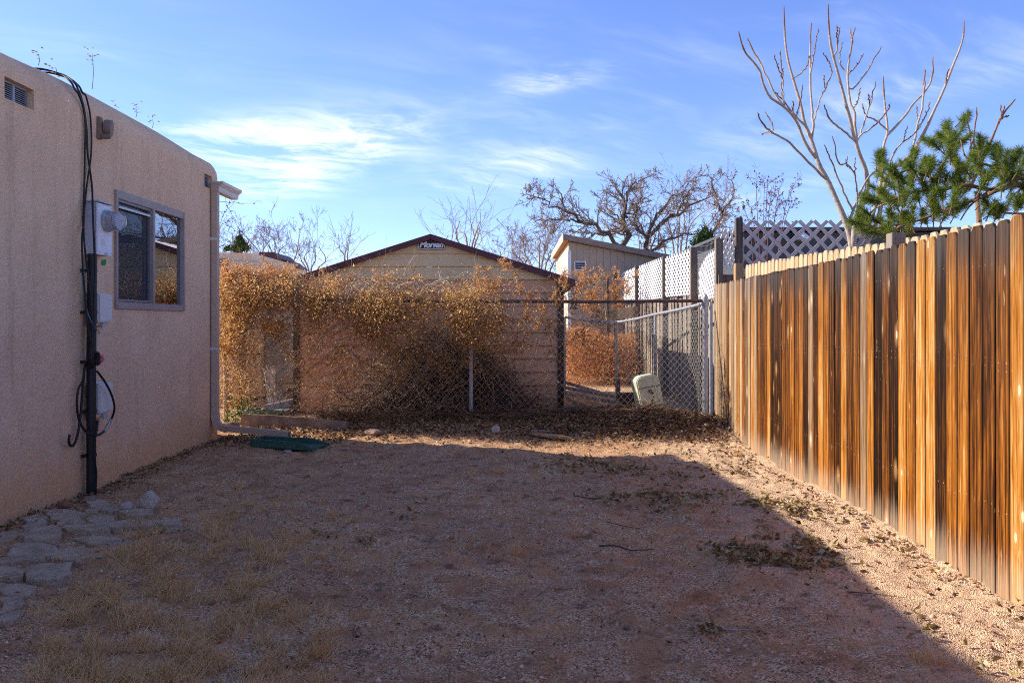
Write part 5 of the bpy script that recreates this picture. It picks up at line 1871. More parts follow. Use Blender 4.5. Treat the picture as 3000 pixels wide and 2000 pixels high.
# ------------------------------------------------------------------ trees
def z7(x, y):
    return (2000 + x / 2.063, y / 2.063)


def limb_set(limbs, depth, conv, r_of, spread=.25, seed=1, n=14, jit=.004):
    """limbs traced one by one; each grows out of the nearest point of an earlier limb and bends off in depth"""
    rr = random.Random(seed)
    done = []
    for li in limbs:
        cp = [conv(*p) for p in li['p']]
        P0 = cp[0]
        d0 = depth
        best, near = 1e9, None
        for (pts, W) in done:
            for q, w in zip(pts, W):
                e = (q[0] - P0[0]) ** 2 + (q[1] - P0[1]) ** 2
                if e < best:
                    best, near = e, w
        if near is not None and best < 3000:
            d0 = near[1]
        else:
            near = None
        slope = li.get('dd', rr.uniform(-spread, spread))
        m = len(cp)
        ds = [d0 + slope * (k / max(1, m - 1)) ** 1.2 for k in range(m)]
        pts3 = [PX(*c, d) for c, d in zip(cp, ds)]
        if near is not None:
            gap = (Vector(near) - pts3[0]).length
            pts3 = [Vector(near)] + (pts3[1:] if gap < .05 else pts3)
        w = spline(pts3, n)
        w[1:-1] += np.random.default_rng(seed + len(done)).normal(size=(n - 2, 3)) * jit
        li['w'] = w
        dense = spline(w, n * 4)
        px = [(1500 + FPX * v[0] / v[1], HOR - (v[2] - CAMZ) / v[1] * FPX) for v in dense]
        done.append((px, dense))
    return limbs


def yard_tree():
    L = []
    def a(r0, r1, *pts, **k):
        L.append(dict(p=pts, r=(r0, r1), **k))
    T = .011
    a(.050, .012, (1025, 1560), (1020, 1470), (985, 1340), (940, 1240), (880, 1090), (820, 980), (785, 860), (740, 760), (715, 640), (690, 545), (650, 420), (625, 280), (612, 45), dd=.3)
    a(.022, T, (815, 965), (740, 860), (690, 740), (620, 650), (540, 600), (485, 500), (470, 430), (400, 345), (360, 280), (340, 200), dd=-.5)
    a(.014, T, (620, 650), (560, 570), (510, 470), (470, 380), (430, 310), (392, 235))
    a(.018, T, (880, 1088), (760, 980), (640, 860), (545, 805), (490, 760), (455, 685), dd=-.6)
    a(.010, .009, (545, 805), (540, 750), (500, 680))
    a(.010, .009, (545, 805), (510, 800), (480, 815))
    a(.020, T, (785, 860), (790, 750), (780, 640), (775, 500), (770, 320), (778, 145), dd=.5)
    a(.011, .009, (775, 450), (800, 290), (818, 180))
    a(.011, .009, (795, 740), (830, 600), (860, 540), (905, 435))
    a(.009, .008, (855, 540), (852, 460))
    a(.010, .009, (690, 485), (745, 410), (765, 340))
    a(.010, .009, (690, 715), (700, 660), (725, 520))
    a(.010, .009, (620, 640), (605, 500), (590, 315))
    a(.009, .008, (600, 480), (580, 420), (555, 340))
    a(.018, .010, (785, 860), (745, 775), (680, 700), (600, 600), (560, 560), dd=-.1)
    a(.009, .008, (600, 600), (597, 500), (608, 415))
    a(.009, .008, (660, 680), (670, 615))
    a(.044, .012, (1030, 1560), (1050, 1330), (1100, 1200), (1120, 1090), (1085, 980), (1055, 880), (1030, 790), (1000, 680), (960, 540), (915, 380), (885, 200), (880, 35), dd=-.3)
    a(.020, T, (1060, 870), (1040, 700), (1010, 600), (1000, 470), (1015, 300), (1042, 175), dd=.3)
    a(.009, .008, (1020, 260), (1012, 175))
    a(.011, .009, (915, 375), (935, 270), (950, 170))
    a(.009, .009, (935, 270), (932, 160))
    a(.009, .008, (1000, 450), (950, 370), (962, 260))
    a(.009, .008, (910, 415), (880, 370), (852, 325))
    a(.011, .009, (1040, 530), (1120, 420), (1198, 290))
    a(.010, .008, (1010, 450), (1050, 400), (1092, 330))
    a(.013, T, (1045, 855), (960, 780), (890, 720), (857, 640), dd=-.5)
    a(.013, .009, (1065, 860), (1080, 790), (1110, 700), (1140, 600), (1165, 500), dd=.4)
    a(.009, .008, (1130, 640), (1122, 575))
    a(.011, .009, (1080, 830), (1170, 750), (1245, 660), (1248, 635))
    a(.010, .009, (1050, 650), (1060, 600), (1073, 535))
    a(.034, T, (1060, 1480), (1140, 1320), (1190, 1150), (1210, 980), (1215, 890), (1235, 800), (1225, 650), (1212, 470), dd=.5)
    a(.012, .009, (1230, 795), (1170, 730), (1110, 700), (1088, 635))
    a(.018, T, (1250, 820), (1330, 720), (1400, 620), (1460, 560), (1505, 470), (1512, 350), dd=.4)
    a(.010, .010, (1450, 560), (1462, 430))
    a(.036, T, (1080, 1500), (1180, 1340), (1240, 1050), (1360, 960), (1410, 890), (1480, 760), (1540, 620), (1590, 510), (1650, 370), (1690, 250), (1700, 130), dd=.7)
    a(.013, .010, (1600, 500), (1597, 450), (1612, 420))
    a(.015, T, (1380, 930), (1420, 760), (1450, 640), (1460, 500), (1465, 430), dd=.3)
    a(.010, .008, (1420, 790), (1470, 700), (1495, 620))
    a(.008, .008, (1425, 740), (1415, 645))
    a(.013, .009, (1240, 1010), (1260, 960), (1330, 860), (1400, 810), (1440, 760), dd=-.3)
    a(.009, .008, (1335, 860), (1358, 765))
    a(.022, .010, (1010, 1330), (1040, 1250), (1100, 1110), (1190, 1010), (1230, 980), dd=-.3)
    a(.013, .009, (1050, 1310), (1050, 1150), (1040, 1060), (1000, 1000), (940, 980), (905, 830), dd=-.4)
    a(.014, .009, (1010, 1270), (960, 1130), (900, 980), (858, 880), dd=-.3)
    a(.008, .007, (1000, 1040), (990, 990), (996, 950))
    a(.009, .007, (1040, 1080), (1042, 960))
    a(.016, .009, (1090, 1330), (1170, 1260), (1260, 1210), (1300, 1190), dd=-.5)
    t = thing('bare_tree', 'leafless pale-barked tree with upright knobby branches behind the plank fence', 'tree', (0, 0, 0))
    L = limb_set(L, 9.4, z7, None, .35, 5, 16)
    t.location = tuple(L[0]['w'][0])
    t.location.z = 0
    # trunk stub to the ground
    b = L[0]['w'][0]
    MB().tube([(b[0] + .05, b[1], -.2), (b[0] + .03, b[1], .8), (b[0], b[1], b[2] + .02)], [.085, .07, .055], 10).build('trunk', 'yard_tree_bark', t, smooth=True)
    rr = random.Random(9)
    for li in L:
        w = li['w']
        n = len(w)
        r0, r1 = li['r']
        rad = []
        for k in range(n):
            u = k / (n - 1)
            rad.append(.82 * (r0 + (r1 - r0) * u ** .8) * (1 + rr.uniform(-.06, .14)))
        Lw = float(np.sum(np.linalg.norm(np.diff(w, axis=0), axis=1)))
        m = MB()
        w2 = spline(w, n * 2)
        rad2 = np.interp(np.linspace(0, n - 1, n * 2), np.arange(n), rad)
        rest = np.concatenate([[0], np.cumsum(np.linalg.norm(np.diff(w2, axis=0), axis=1))])
        rest = rest[-1] - rest                                   # distance still to go to the tip
        young = np.clip(1 - rest / .55, 0, 1)
        rad2 = rad2 * (1 - .35 * np.clip(1 - rest / .25, 0, 1)) * (1 + np.where(young > .1, .12 * np.sin(np.arange(n * 2) * 2.4), 0))
        end = w2[-1] + norm(w2[-1] - w2[-2]) * .018
        m.tube(list(w2) + [end], list(rad2) + [rad2[-1] * .4], 8)
        age = list(np.repeat(young, 8)) + [1.0] * 8
        for k in range(2, n * 2 - 1, 2):
            if young[k] > .15 and rr.random() < .55:
                q = Vector(w2[k])
                dv = (Vector((rr.gauss(0, 1), rr.gauss(0, 1), .5)).normalized() + Vector(norm(w2[k + 1] - w2[k]))).normalized()
                m.tube([q, q + dv * rr.uniform(.016, .030)], [.0065, .003], 5)
                age += [1.0] * 10
        o = m.build('branch', 'yard_tree_bark', t, smooth=True)
        at = o.data.attributes.new('age', 'FLOAT', 'POINT')
        at.data.foreach_set('value', np.array(age, dtype=np.float32))
    # dead stems rising out of the pine
    t2 = thing('bare_tree', 'few bare branches rising behind the pine near the picture edge', 'tree', PX(2900, 700, 9.2))
    t2.location.z = 0
    m = MB()
    for pts, r in ((((1700, 1100), (1720, 990), (1740, 880), (1712, 710)), .011), (((1700, 1100), (1760, 900), (1775, 650)), .011), (((1730, 1150), (1830, 930), (1900, 770), (1940, 690), (2010, 600)), .017), (((1910, 750), (1925, 700), (1920, 635)), .010), (((1930, 720), (1944, 640)), .009), (((1935, 710), (1972, 700)), .008), (((1735, 900), (1760, 840)), .008)):
        w = spline([PX(*z7(*p), 9.2) for p in pts], 12)
        w[1:-1] += RNG.normal(size=(10, 3)) * .005
        m.tube(w, list(np.linspace(r, .008, 12) * (1 + .15 * np.sin(np.arange(12) * 2.1))), 7)
    m.tube([PX(2860, 560, 9.2), PX(2880, 760, 9.2), (5.3, 9.2, 0)], [.02, .04, .06], 8)
    m.build('branches', 'tip_bark', t2, smooth=True)


yard_tree()


def pine():
    d0 = 6.6
    t = thing('pine_tree', 'green long-needled pine leaning over the plank fence', 'pine', (4.15, 7.0, 0))
    cl = [(1180, 960, .2, 1), (1215, 1000, .4, .6), (1590, 800, .05, 1), (1560, 860, -.5, .8), (1640, 850, .3, 1), (1690, 770, .5, 1), (1610, 900, 0, 1), (1530, 880, -.7, .5), (1700, 850, .7, .7), (1810, 880, .3, 1), (1840, 920, .5, .6), (1780, 940, -.2, .8),
          (1920, 930, .2, 1), (1900, 980, -.2, .9), (2000, 960, .1, 1), (2050, 1000, .3, 1), (1960, 1040, -.2, .9), (1340, 1010, -.4, .8), (1400, 970, .2, 1), (1440, 1010, .4, .8), (1300, 1060, -.7, .6), (1500, 1010, .1, 1), (1560, 1030, .2, .9), (1640, 980, .1, 1), (1680, 1030, .4, .7),
          (1250, 1110, -.5, .8), (1180, 1150, -.7, .4), (1150, 1210, -.9, .2), (1230, 1190, -.3, .8), (1310, 1130, 0, 1), (1380, 1110, .2, 1), (1450, 1100, 0, 1), (1520, 1120, .4, .8), (1590, 1110, 0, 1), (1660, 1110, .2, 1), (1740, 1060, .2, 1), (1800, 1030, .1, 1), (1870, 1050, .4, .8), (1820, 1110, .3, .6), (1930, 1110, .2, .8), (2000, 1120, .3, .8), (2060, 1100, .3, .9),
          (1280, 1230, -.3, .7), (1340, 1210, .2, .9), (1420, 1190, 0, 1), (1500, 1200, .3, .8), (1570, 1190, .1, 1), (1640, 1200, .3, .8), (1710, 1150, .3, .8), (1700, 1230, .5, .5), (1060, 1350, -.9, .3), (1110, 1330, -.5, .8), (1150, 1390, -.6, .4), (1210, 1360, -.2, .9), (1270, 1330, .1, 1), (1330, 1340, .2, .8), (1390, 1300, 0, 1), (1450, 1310, .3, .8), (1520, 1290, .1, .9), (1590, 1290, .2, .8), (1650, 1290, .4, .6), (1250, 1400, 0, .8), (1370, 1380, 0, .8),
          (1820, 1270, .1, .9), (1870, 1260, .3, 1), (1910, 1290, .4, .7), (1970, 1230, .2, .9), (2030, 1230, .1, 1), (2060, 1180, .2, 1), (1830, 1200, .3, .6), (1120, 1290, -.7, .5)]
    extra = []
    for (x, y, dx, dz) in cl:
        for q in range(1):
            extra.append((x + RNG.normal() * 34, y + RNG.normal() * 26, dx + RNG.normal() * .4, dz))
    cl = cl + extra
    # off to the side of the photograph the tree goes on
    for k in range(70):
        cl.append((RNG.uniform(2080, 2700), RNG.uniform(700, 1350), RNG.normal() * .4, RNG.uniform(.3, 1)))
    NP, NR, TW = [], [], []
    trunk = np.array([4.25, 7.1])
    for (x, y, dx, dz) in cl:
        d = d0 + RNG.normal() * .38
        c = np.array(PX(*z7(x, y), d))
        ax = norm(np.array([dx, RNG.normal() * .35, dz]))
        L = RNG.uniform(.10, .17)
        s = c - ax * L * .5
        n = 290
        u = RNG.random(n) ** .8
        b = s + ax * (u * L)[:, None]
        rd = rand_dirs(n)
        nd = norm(rd * .9 + ax * .8)
        ln = RNG.uniform(.045, .075, n)
        e = b + nd * ln[:, None]
        e[:, 2] -= .004
        NP.append(np.stack([b, (b + e) / 2 + nd * .0, e], 1))
        TW.append(np.stack([s - ax * .05, s, s + ax * L * .5, s + ax * L], 0))
    P = np.concatenate(NP)
    V, F = bulk_tubes(P, np.repeat(np.array([[.0011, .0012, .0004]]), len(P), 0), 3)
    tag(link('needles', fastmesh('needles', V, [F], 'pine_needle'), t), kind='stuff')
    TW = np.array(TW)
    V, F = bulk_tubes(TW, taper(len(TW), 4, .0055, .003), 5)
    tag(link('twigs', fastmesh('twigs', V, [F], 'pine_bark'), t), kind='stuff')
    # boughs from the trunk out to the tufts
    m = MB()
    for pts, r in ((((2300, 1250), (2050, 1120), (1880, 1160), (1760, 1210), (1640, 1250), (1400, 1340), (1150, 1380)), .026), (((2300, 1150), (2060, 1080), (1950, 1100), (1860, 1150), (1740, 1240), (1680, 1330)), .02),
                   (((1860, 1150), (1700, 1120), (1560, 1150), (1400, 1160), (1290, 1200), (1180, 1230)), .018), (((1700, 1120), (1640, 1000), (1600, 880), (1590, 800)), .014), (((1560, 1150), (1480, 1060), (1360, 1030), (1260, 1070), (1180, 1000)), .014),
                   (((2300, 1100), (2000, 1050), (1850, 1000), (1720, 960), (1680, 850)), .016), (((1950, 1100), (1900, 1020), (1920, 940)), .012), (((2300, 1300), (2000, 1290), (1860, 1280)), .014), (((2060, 1080), (2020, 1000), (2000, 940)), .012)):
        w = spline([PX(*z7(*p), d0 + .12 + RNG.normal() * .1) for p in pts], 18)
        m.tube(w, list(np.linspace(r, .005, 18)), 7)
    bz = PX(*z7(2300, 1200), d0 + .1)
    m.tube([(bz.x, bz.y, 0), (bz.x, bz.y, 1.2), (bz.x + .05, bz.y, 2.4), (bz.x + .1, bz.y, 3.6)], [.11, .09, .07, .03], 10)
    m.build('trunk', 'pine_bark', t, smooth=True)
    cb = PX(*z7(1318, 1372), d0 - .35)
    m = MB().lathe([(-.03, .004), (-.02, .013), (0, .017), (.02, .013), (.032, .004)], cb, (1, 0, .25), 10).build('cone', 'pine_bark', t, smooth=True)


pine()


def twiggy(limbs, rng, levels, n_child, len_f, rad_f, wig, up=.1, K=6, min_r=.003, start=.15):
    """limbs: list of (polyline (n,3), r0, r1). Grows side branches level by level; returns tubes"""
    out = []
    cur = limbs
    for lv in range(levels + 1):
        for w, r0, r1 in cur:
            out.append((w, r0, r1))
        if lv == levels:
            break
        nxt = []
        for w, r0, r1 in cur:
            L = float(np.sum(np.linalg.norm(np.diff(w, axis=0), axis=1)))
            m = max(2, int(n_child[lv] * rng.uniform(.7, 1.3)))
            for k in range(m):
                u = rng.uniform(start, .98)
                i = u * (len(w) - 1)
                a = int(min(i, len(w) - 2))
                q = w[a] + (w[a + 1] - w[a]) * (i - a)
                td = norm(w[a + 1] - w[a])
                d = norm(td * .75 + rng.normal(size=3) * .62 + np.array([0, 0, up]))
                l = L * len_f[lv] * rng.uniform(.5, 1.25) * (1 - .45 * u)
                r = max(min_r, (r0 + (r1 - r0) * u) * rad_f)
                P = [q]
                for s in range(K - 1):
                    d = norm(d + rng.normal(size=3) * wig + np.array([0, 0, up * .3]))
                    P.append(P[-1] + d * l / (K - 1))
                nxt.append((np.array(P), r, max(min_r * .7, r * .4)))
        cur = nxt
    return out


def emit_tree(tubes, n_thick=5):
    thick, thin = [], {}
    for w, r0, r1 in tubes:
        thin.setdefault(len(w), []).append((w, r0, r1))
    parts = []
    for k, lst in thin.items():
        P = np.array([w for w, _, _ in lst])
        Rr = taper(len(lst), k, [a for _, a, _ in lst], [b for _, _, b in lst])
        parts.append(bulk_tubes(P, Rr, n_thick if k > 8 else 3))
    return join(parts)


def z6(x, y):
    return (1500 + x / 3.016, 480 + y / 3.016)


def far_trees():
    rng = np.random.default_rng(21)
    # big spreading tree behind the tan shed
    L = []
    def a(r0, r1, *pts, **k):
        L.append(dict(p=pts, r=(r0, r1), **k))
    a(.28, .04, (1020, 900), (1010, 770), (1000, 600), (985, 450), (985, 330), (940, 250), (880, 150), dd=.5)
    a(.20, .03, (1010, 800), (970, 750), (870, 640), (740, 560), (620, 510), (530, 440), (450, 330), (400, 230), dd=-1)
    a(.08, .02, (620, 510), (480, 490), (300, 480), (190, 520), dd=-.8)
    a(.09, .02, (985, 330), (1050, 200), (1150, 150), (1280, 90))
    a(.24, .03, (1180, 900), (1190, 780), (1200, 650), (1300, 540), (1400, 470), (1550, 380), (1700, 310), (1790, 270), dd=1)
    a(.16, .03, (1200, 780), (1350, 690), (1500, 640), (1750, 620), dd=-1)
    a(.12, .02, (1195, 650), (1250, 500), (1320, 430), (1400, 320), (1480, 250), (1620, 120), dd=.8)
    a(.12, .03, (1750, 640), (1800, 560), (1850, 470), (1900, 370), (1960, 250), (1940, 150), dd=.4)
    a(.09, .02, (1860, 440), (1810, 350), (1790, 180), (1730, 90))
    a(.07, .02, (500, 430), (450, 400), (340, 370), (250, 300), (160, 285), (130, 235), dd=-.8)
    a(.08, .02, (870, 640), (760, 620), (640, 640), (580, 690), dd=-1.2)
    a(.10, .02, (985, 450), (1080, 440), (1130, 330), (1140, 250), dd=-1)
    a(.09, .02, (1000, 600), (900, 450), (800, 330), (740, 270), dd=1)
    a(.09, .02, (1400, 470), (1480, 400), (1560, 250), (1610, 180))
    a(.08, .02, (1195, 650), (1100, 560), (1080, 420), (1060, 320), dd=.8)
    L = limb_set(L, 29, z6, None, 1.6, 3, 14, .05)
    t = thing('bare_tree', 'big spreading leafless tree with dark limbs behind the tan shed', 'tree', (L[0]['w'][0][0], 29, 0))
    limbs = [(li['w'], li['r'][0] * .5, li['r'][1] * .5) for li in L]
    b = L[0]['w'][0]
    limbs.append((spline([(b[0] + .8, 29, -.1), (b[0] + .6, 29, .8), (b[0] + .2, 29, b[2] + .3)], 14), .34, .18))
    V, F = emit_tree(limbs)
    link('trunk', fastmesh('trunk', V, F, 'dark_bark', True), t)
    tw = twiggy(limbs[:-1], rng, 3, (17, 7, 4), (.34, .56, .6), .50, .11, .04, 6, .0095)[len(limbs) - 1:]
    V, F = emit_tree(tw)
    link('crown', fastmesh('crown', V, F, 'twig_bark'), t)

    def small_tree(px, base_y, top_y, d, width, label, seed, stems=4, lv=(8, 6, 4), mat='haze_twig', name='bare_tree', minr=.006, group='leafless trees beyond the houses'):
        r = np.random.default_rng(seed)
        p = PX(px, base_y, d)
        H = (base_y - top_y) / FPX * d
        limbs = []
        for k in range(stems):
            lean = (k - (stems - 1) / 2) / max(1, stems) * width * 2 + r.normal() * .1
            pts = [(p.x + r.normal() * .1, d, 0), (p.x + lean * H * .22, d + r.normal() * .3, p.z + H * .25), (p.x + lean * H * .5, d + r.normal() * .6, p.z + H * .65), (p.x + lean * H * .62 + r.normal() * .1 * H, d + r.normal() * .8, p.z + H * r.uniform(.8, 1.05))]
            limbs.append((spline(pts, 12), .012 * H + .02, .012))
        tt = thing(name, label, 'tree', (p.x, d, 0), group)
        V, F = emit_tree(limbs)
        link('trunk', fastmesh('trunk', V, F, mat, True), tt)
        tw = twiggy(limbs, r, len(lv), lv, (.40, .5, .55, .5), .42, .22, .18, 6, minr, .35)[len(limbs):]
        V, F = emit_tree(tw)
        link('crown', fastmesh('crown', V, F, mat), tt)

    small_tree(690, 850, 680, 34, .5, 'pale leafless tree rising behind the adobe house parapet', 31, 5)
    small_tree(800, 850, 685, 30, .8, 'leafless tree with leaning limbs over the maroon eaves', 32, 5)
    small_tree(910, 850, 712, 32, .6, 'slender leafless tree just left of the shed roof', 33, 4, (7, 5, 4))
    small_tree(1010, 800, 690, 36, .5, 'faint leafless tree top above the left slope of the shed roof', 34, 3, (6, 5))
    small_tree(1375, 800, 630, 26, .5, 'sparse leafless tree standing up behind the shed peak', 35, 4, (6, 4), 'twig_bark', minr=.005)
    small_tree(1300, 800, 665, 30, .3, 'few thin twigs showing just right of the shed peak', 38, 2, (5, 4), 'twig_bark')
    small_tree(1580, 840, 690, 27, 1.1, 'low twiggy tree between the shed roof and the tan shed', 36, 6, (8, 6, 4), 'twig_bark')
    small_tree(1500, 840, 735, 33, .9, 'faint bushy treetop over the right slope of the shed roof', 37, 6, (8, 6, 4))
    small_tree(1990, 800, 560, 40, .9, 'pale leafless tree far behind the big spreading tree', 39, 6, (9, 6, 4))
    # reddish shrub by the lattice
    r = np.random.default_rng(44)
    d = 13.0
    p = PX(2235, 720, d)
    t = thing('red_shrub', 'reddish twiggy shrub with a few leaves above the grey lattice', 'shrub', (p.x, d, 0))
    limbs = []
    for px, py in ((2215, 505), (2240, 535), (2262, 560), (2285, 545), (2200, 600), (2325, 545), (2320, 590), (2280, 600), (2180, 610), (2250, 520)):
        q = PX(px, py, d + r.normal() * .15)
        limbs.append((spline([(p.x + r.normal() * .1, d, 0), (p.x + (q.x - p.x) * .3, d, 1.6), (p.x + (q.x - p.x) * .7, q.y, q.z * .72 + .5), tuple(q)], 12), .010, .003))
    V, F = emit_tree(limbs)
    link('stems', fastmesh('stems', V, F, 'red_bark'), t)
    tw = twiggy(limbs, r, 2, (10, 4), (.13, .5), .5, .3, .15, 6, .0025, .6)[len(limbs):]
    V, F = emit_tree(tw)
    link('twigs', fastmesh('twigs', V, F, 'red_bark'), t)
    e = np.array([w[r.integers(2, 6)] for w, _, _ in tw if w[0][2] > 2.3 and r.random() < .55])
    V, F = bulk_leaves(e, rand_dirs(len(e)), .045, .026)
    link('leaves', fastmesh('leaves', V, [F], 'red_leaf'), t)
    # junipers
    def juniper(px, top_y, base_y, d, wpx, label, seed, lobes):
        r = np.random.default_rng(seed)
        b = PX(px, base_y, d)
        C = []
        for (ox, oy, sx, sy) in lobes:
            c = PX(px + ox, oy, d)
            n = int(900 * sx * sy / 200)
            q = r.normal(size=(n, 3)) * np.array([sx / FPX * d, sx / FPX * d, sy / FPX * d]) * .55
            q[:, 0:2] *= np.clip(1.1 - .5 * q[:, 2:3] / (sy / FPX * d), .2, 1.6)
            C.append(q + np.array(c))
        C = np.concatenate(C)
        tt = thing('juniper', label, 'juniper', (b.x, d, 0), 'junipers')
        V, F = bulk_leaves(C, norm(r.normal(size=C.shape) * .6 + np.array([0, 0, 1])), r.uniform(.06, .14, len(C)), r.uniform(.03, .05, len(C)))
        link('crown', fastmesh('crown', V, [F], 'juniper_leaf'), tt)
        MB().tube([(b.x, d, 0), (b.x, d, b.z + .2), (b.x, d, (b.z + PX(0, top_y, d).z) / 2)], [.12, .09, .03], 7).build('trunk', 'dark_bark', tt)
    juniper(702, 690, 745, 24, 20, 'small dark green juniper poking above the adobe parapet', 51, [(0, 712, 9, 17), (12, 725, 10, 8), (-2, 730, 14, 10), (-35, 732, 8, 5)])
    juniper(2065, 680, 800, 18, 40, 'olive green juniper behind the wire netting and lattice', 52, [(0, 730, 26, 36), (-15, 765, 20, 20), (15, 770, 20, 20), (0, 700, 14, 16)])


far_trees()


# ------------------------------------------------------------------ loose stuff on the ground
def ground_cover():
    # leaf litter along the fence
    parts = []
    def litter(n, fx, fy, L, W, up=.01):
        X, Y = fx(n), fy(n)
        Z = GZ(X, Y) + np.abs(RNG.normal(size=n)) * up + .004
        C = np.stack([X, Y, Z], 1)
        D = norm(RNG.normal(size=(n, 3)) * np.array([1, 1, .28]))
        return bulk_leaves(C, D, RNG.uniform(*L, n), RNG.uniform(*W, n), .25, .4)
    parts.append(litter(6500, lambda n: RNG.uniform(-3.1, 2.4, n), lambda n: 9.75 + RNG.normal(size=n) * .42, (.025, .06), (.014, .034)))
    parts.append(litter(7800, lambda n: 1.6 + RNG.normal(size=n) * .75, lambda n: 9.75 + RNG.normal(size=n) * .35, (.020, .060), (.012, .032), .03))
    parts.append(litter(900, lambda n: RNG.uniform(-3.2, -1.8, n), lambda n: 9.0 + RNG.normal(size=n) * .25, (.02, .05), (.012, .03)))
    parts.append(litter(1400, lambda n: WX + .03 + np.abs(RNG.normal(size=n)) * .10, lambda n: RNG.uniform(4, 9.2, n), (.015, .04), (.01, .02)))
    parts.append(litter(2600, lambda n: RNG.uniform(-3.2, 2.3, n), lambda n: RNG.uniform(2.6, 9.6, n), (.008, .028), (.005, .014)))
    parts.append(litter(500, lambda n: 2.35 - np.abs(RNG.normal(size=n)) * .15 + 0, lambda n: RNG.uniform(3, 10, n), (.02, .05), (.01, .025)))
    V, F = join(parts)
    tag(link('leaf_litter', fastmesh('leaf_litter', V, F, 'litter_leaf')), 'dry brown leaf litter along the fence and over the yard', 'leaves', kind='stuff')
    # drifts of larger leaves
    parts = []
    def drift(px, py, wx, wy, n, L=(.026, .066)):
        n = int(n * 1.6)
        c = ground_pt(px, py)
        s = c[1] / FPX
        sx = wx * s
        sy = wy * c[1] * c[1] / (FPX * CAMZ)
        X = c[0] + RNG.normal(size=n) * sx
        Y = c[1] + RNG.normal(size=n) * sy
        k = clumps(X * 100, Y * 100, .08, .35, .55, 3) > .3
        X, Y = X[k], Y[k]
        m = len(X)
        Z = GZ(X, Y) + np.abs(RNG.normal(size=m)) * .014 + .006
        D = norm(RNG.normal(size=(m, 3)) * np.array([1, 1, .35]))
        parts.append(bulk_leaves(np.stack([X, Y, Z], 1), D, RNG.uniform(*L, m), RNG.uniform(L[0] * .45, L[1] * .48, m), .22, .45))
    for a in ((1740, 1378, 70, 16, 210), (1700, 1352, 60, 10, 90), (1880, 1372, 70, 12, 70), (1980, 1395, 40, 10, 60), (1930, 1455, 95, 10, 150), (1850, 1470, 60, 8, 50), (2070, 1458, 50, 10, 90), (2010, 1492, 60, 10, 60), (2130, 1375, 40, 12, 60),
              (2240, 1490, 40, 12, 130), (2330, 1500, 60, 14, 130), (2400, 1520, 50, 12, 70), (2180, 1625, 55, 16, 190), (2300, 1640, 70, 22, 260), (2370, 1590, 50, 18, 120), (2420, 1620, 30, 16, 60), (2270, 1560, 40, 8, 24),
              (2590, 1585, 36, 10, 60), (2080, 1845, 18, 5, 14), (2160, 1848, 40, 6, 26), (2690, 1870, 22, 8, 10), (2540, 1735, 18, 6, 10), (2670, 1810, 20, 8, 6), (2890, 1960, 60, 20, 8), (1170, 1520, 20, 8, 8), (950, 1575, 20, 8, 10), (1080, 1610, 40, 8, 14), (2050, 1330, 120, 16, 90), (2180, 1310, 60, 12, 60)):
        drift(*a)
    V, F = join(parts)
    tag(link('leaf_drift', fastmesh('leaf_drift', V, F, 'big_leaf')), 'drifts of curled olive-brown leaves at the shadow edge', 'leaves', kind='stuff')
    # fallen twigs, each one a thing
    for k, (pts, r, lab) in enumerate(((((1755, 1589), (1800, 1593), (1850, 1598), (1915, 1601)), .006, 'long dark twig lying on the gravel left of the leaf drift'), (((1680, 1452), (1740, 1456), (1800, 1462)), .005, 'dark twig pointing at the middle leaf drift'),
                                       (((1545, 1762), (1575, 1730), (1620, 1705)), .004, 'pale bent grass stalk in the middle of the gravel'), (((1780, 1530), (1830, 1540), (1880, 1548)), .004, 'thin twig on the gravel above the long dark twig'),
                                       (((2090, 1842), (2140, 1846), (2200, 1850), (2240, 1846)), .005, 'twig with leaves lying in the right foreground'), (((2480, 1728), (2560, 1738), (2660, 1755)), .003, 'thin twig crossing the shadow edge'), (((260, 1545), (300, 1535), (330, 1530)), .005, 'dark twig lying across the flagstones'))):
        P = [Vector(tuple(ground_pt(*p, .008))) for p in pts]
        o = MB().tube(spline(P, 10), list(np.linspace(r, r * .5, 10)), 5).build('twig', 'dark_bark' if k not in (2, 4) else 'pale_bark', smooth=True)
        tag(o, lab, 'twig', 'fallen twigs')
    # dry grass
    def tufts(n, fpx, fpy, blades, hgt):
        q = [ground_pt(a, b) for a, b in zip(fpx(n), fpy(n))]
        q = np.array(q)
        q = q[(q[:, 0] > WX + .05)]
        N = len(q)
        nb = blades
        base = np.repeat(q, nb, 0)
        base[:, 0:2] += RNG.normal(size=(N * nb, 2)) * .018
        base[:, 2] = GZ(base[:, 0], base[:, 1]) - .003
        h = np.repeat(RNG.uniform(*hgt, N), nb) * RNG.uniform(.45, 1.1, N * nb)
        lean = np.repeat(RNG.normal(size=(N, 2)) * .28 + np.array([.18, .05]), nb, 0) + RNG.normal(size=(N * nb, 2)) * .38
        d = norm(np.concatenate([lean, np.ones((N * nb, 1))], 1))
        P = np.empty((N * nb, 4, 3))
        for k in range(4):
            u = k / 3
            P[:, k] = base + d * (h * u)[:, None]
            P[:, k, 0:2] += lean * (h * u * u * .5)[:, None]
        return bulk_tubes(P, taper(N * nb, 4, RNG.uniform(.0009, .0017, N * nb), .0005), 3)
    def rej(n, box, f):
        out = []
        while len(out) < n:
            a, b = RNG.uniform(box[0], box[1]), RNG.uniform(box[2], box[3])
            if RNG.random() < f(a, b):
                out.append((a, b))
        return np.array(out)
    def field(a, b):
        edge = 230 + (b - 1480) * -.02
        c = clumps(np.array([a]), np.array([b * 1.8]), .0125, .42, .60, 12)[0]
        m = float(soft(np.array([a]), 330 - (b - 1550) * .55, 900 - max(0, b - 1700) * .05, 45)[0] * soft(np.array([b]), 1505, 2080, 22)[0])
        return m * (.03 + .97 * c)
    Q = rej(720, (60, 1050, 1480, 2060), field)
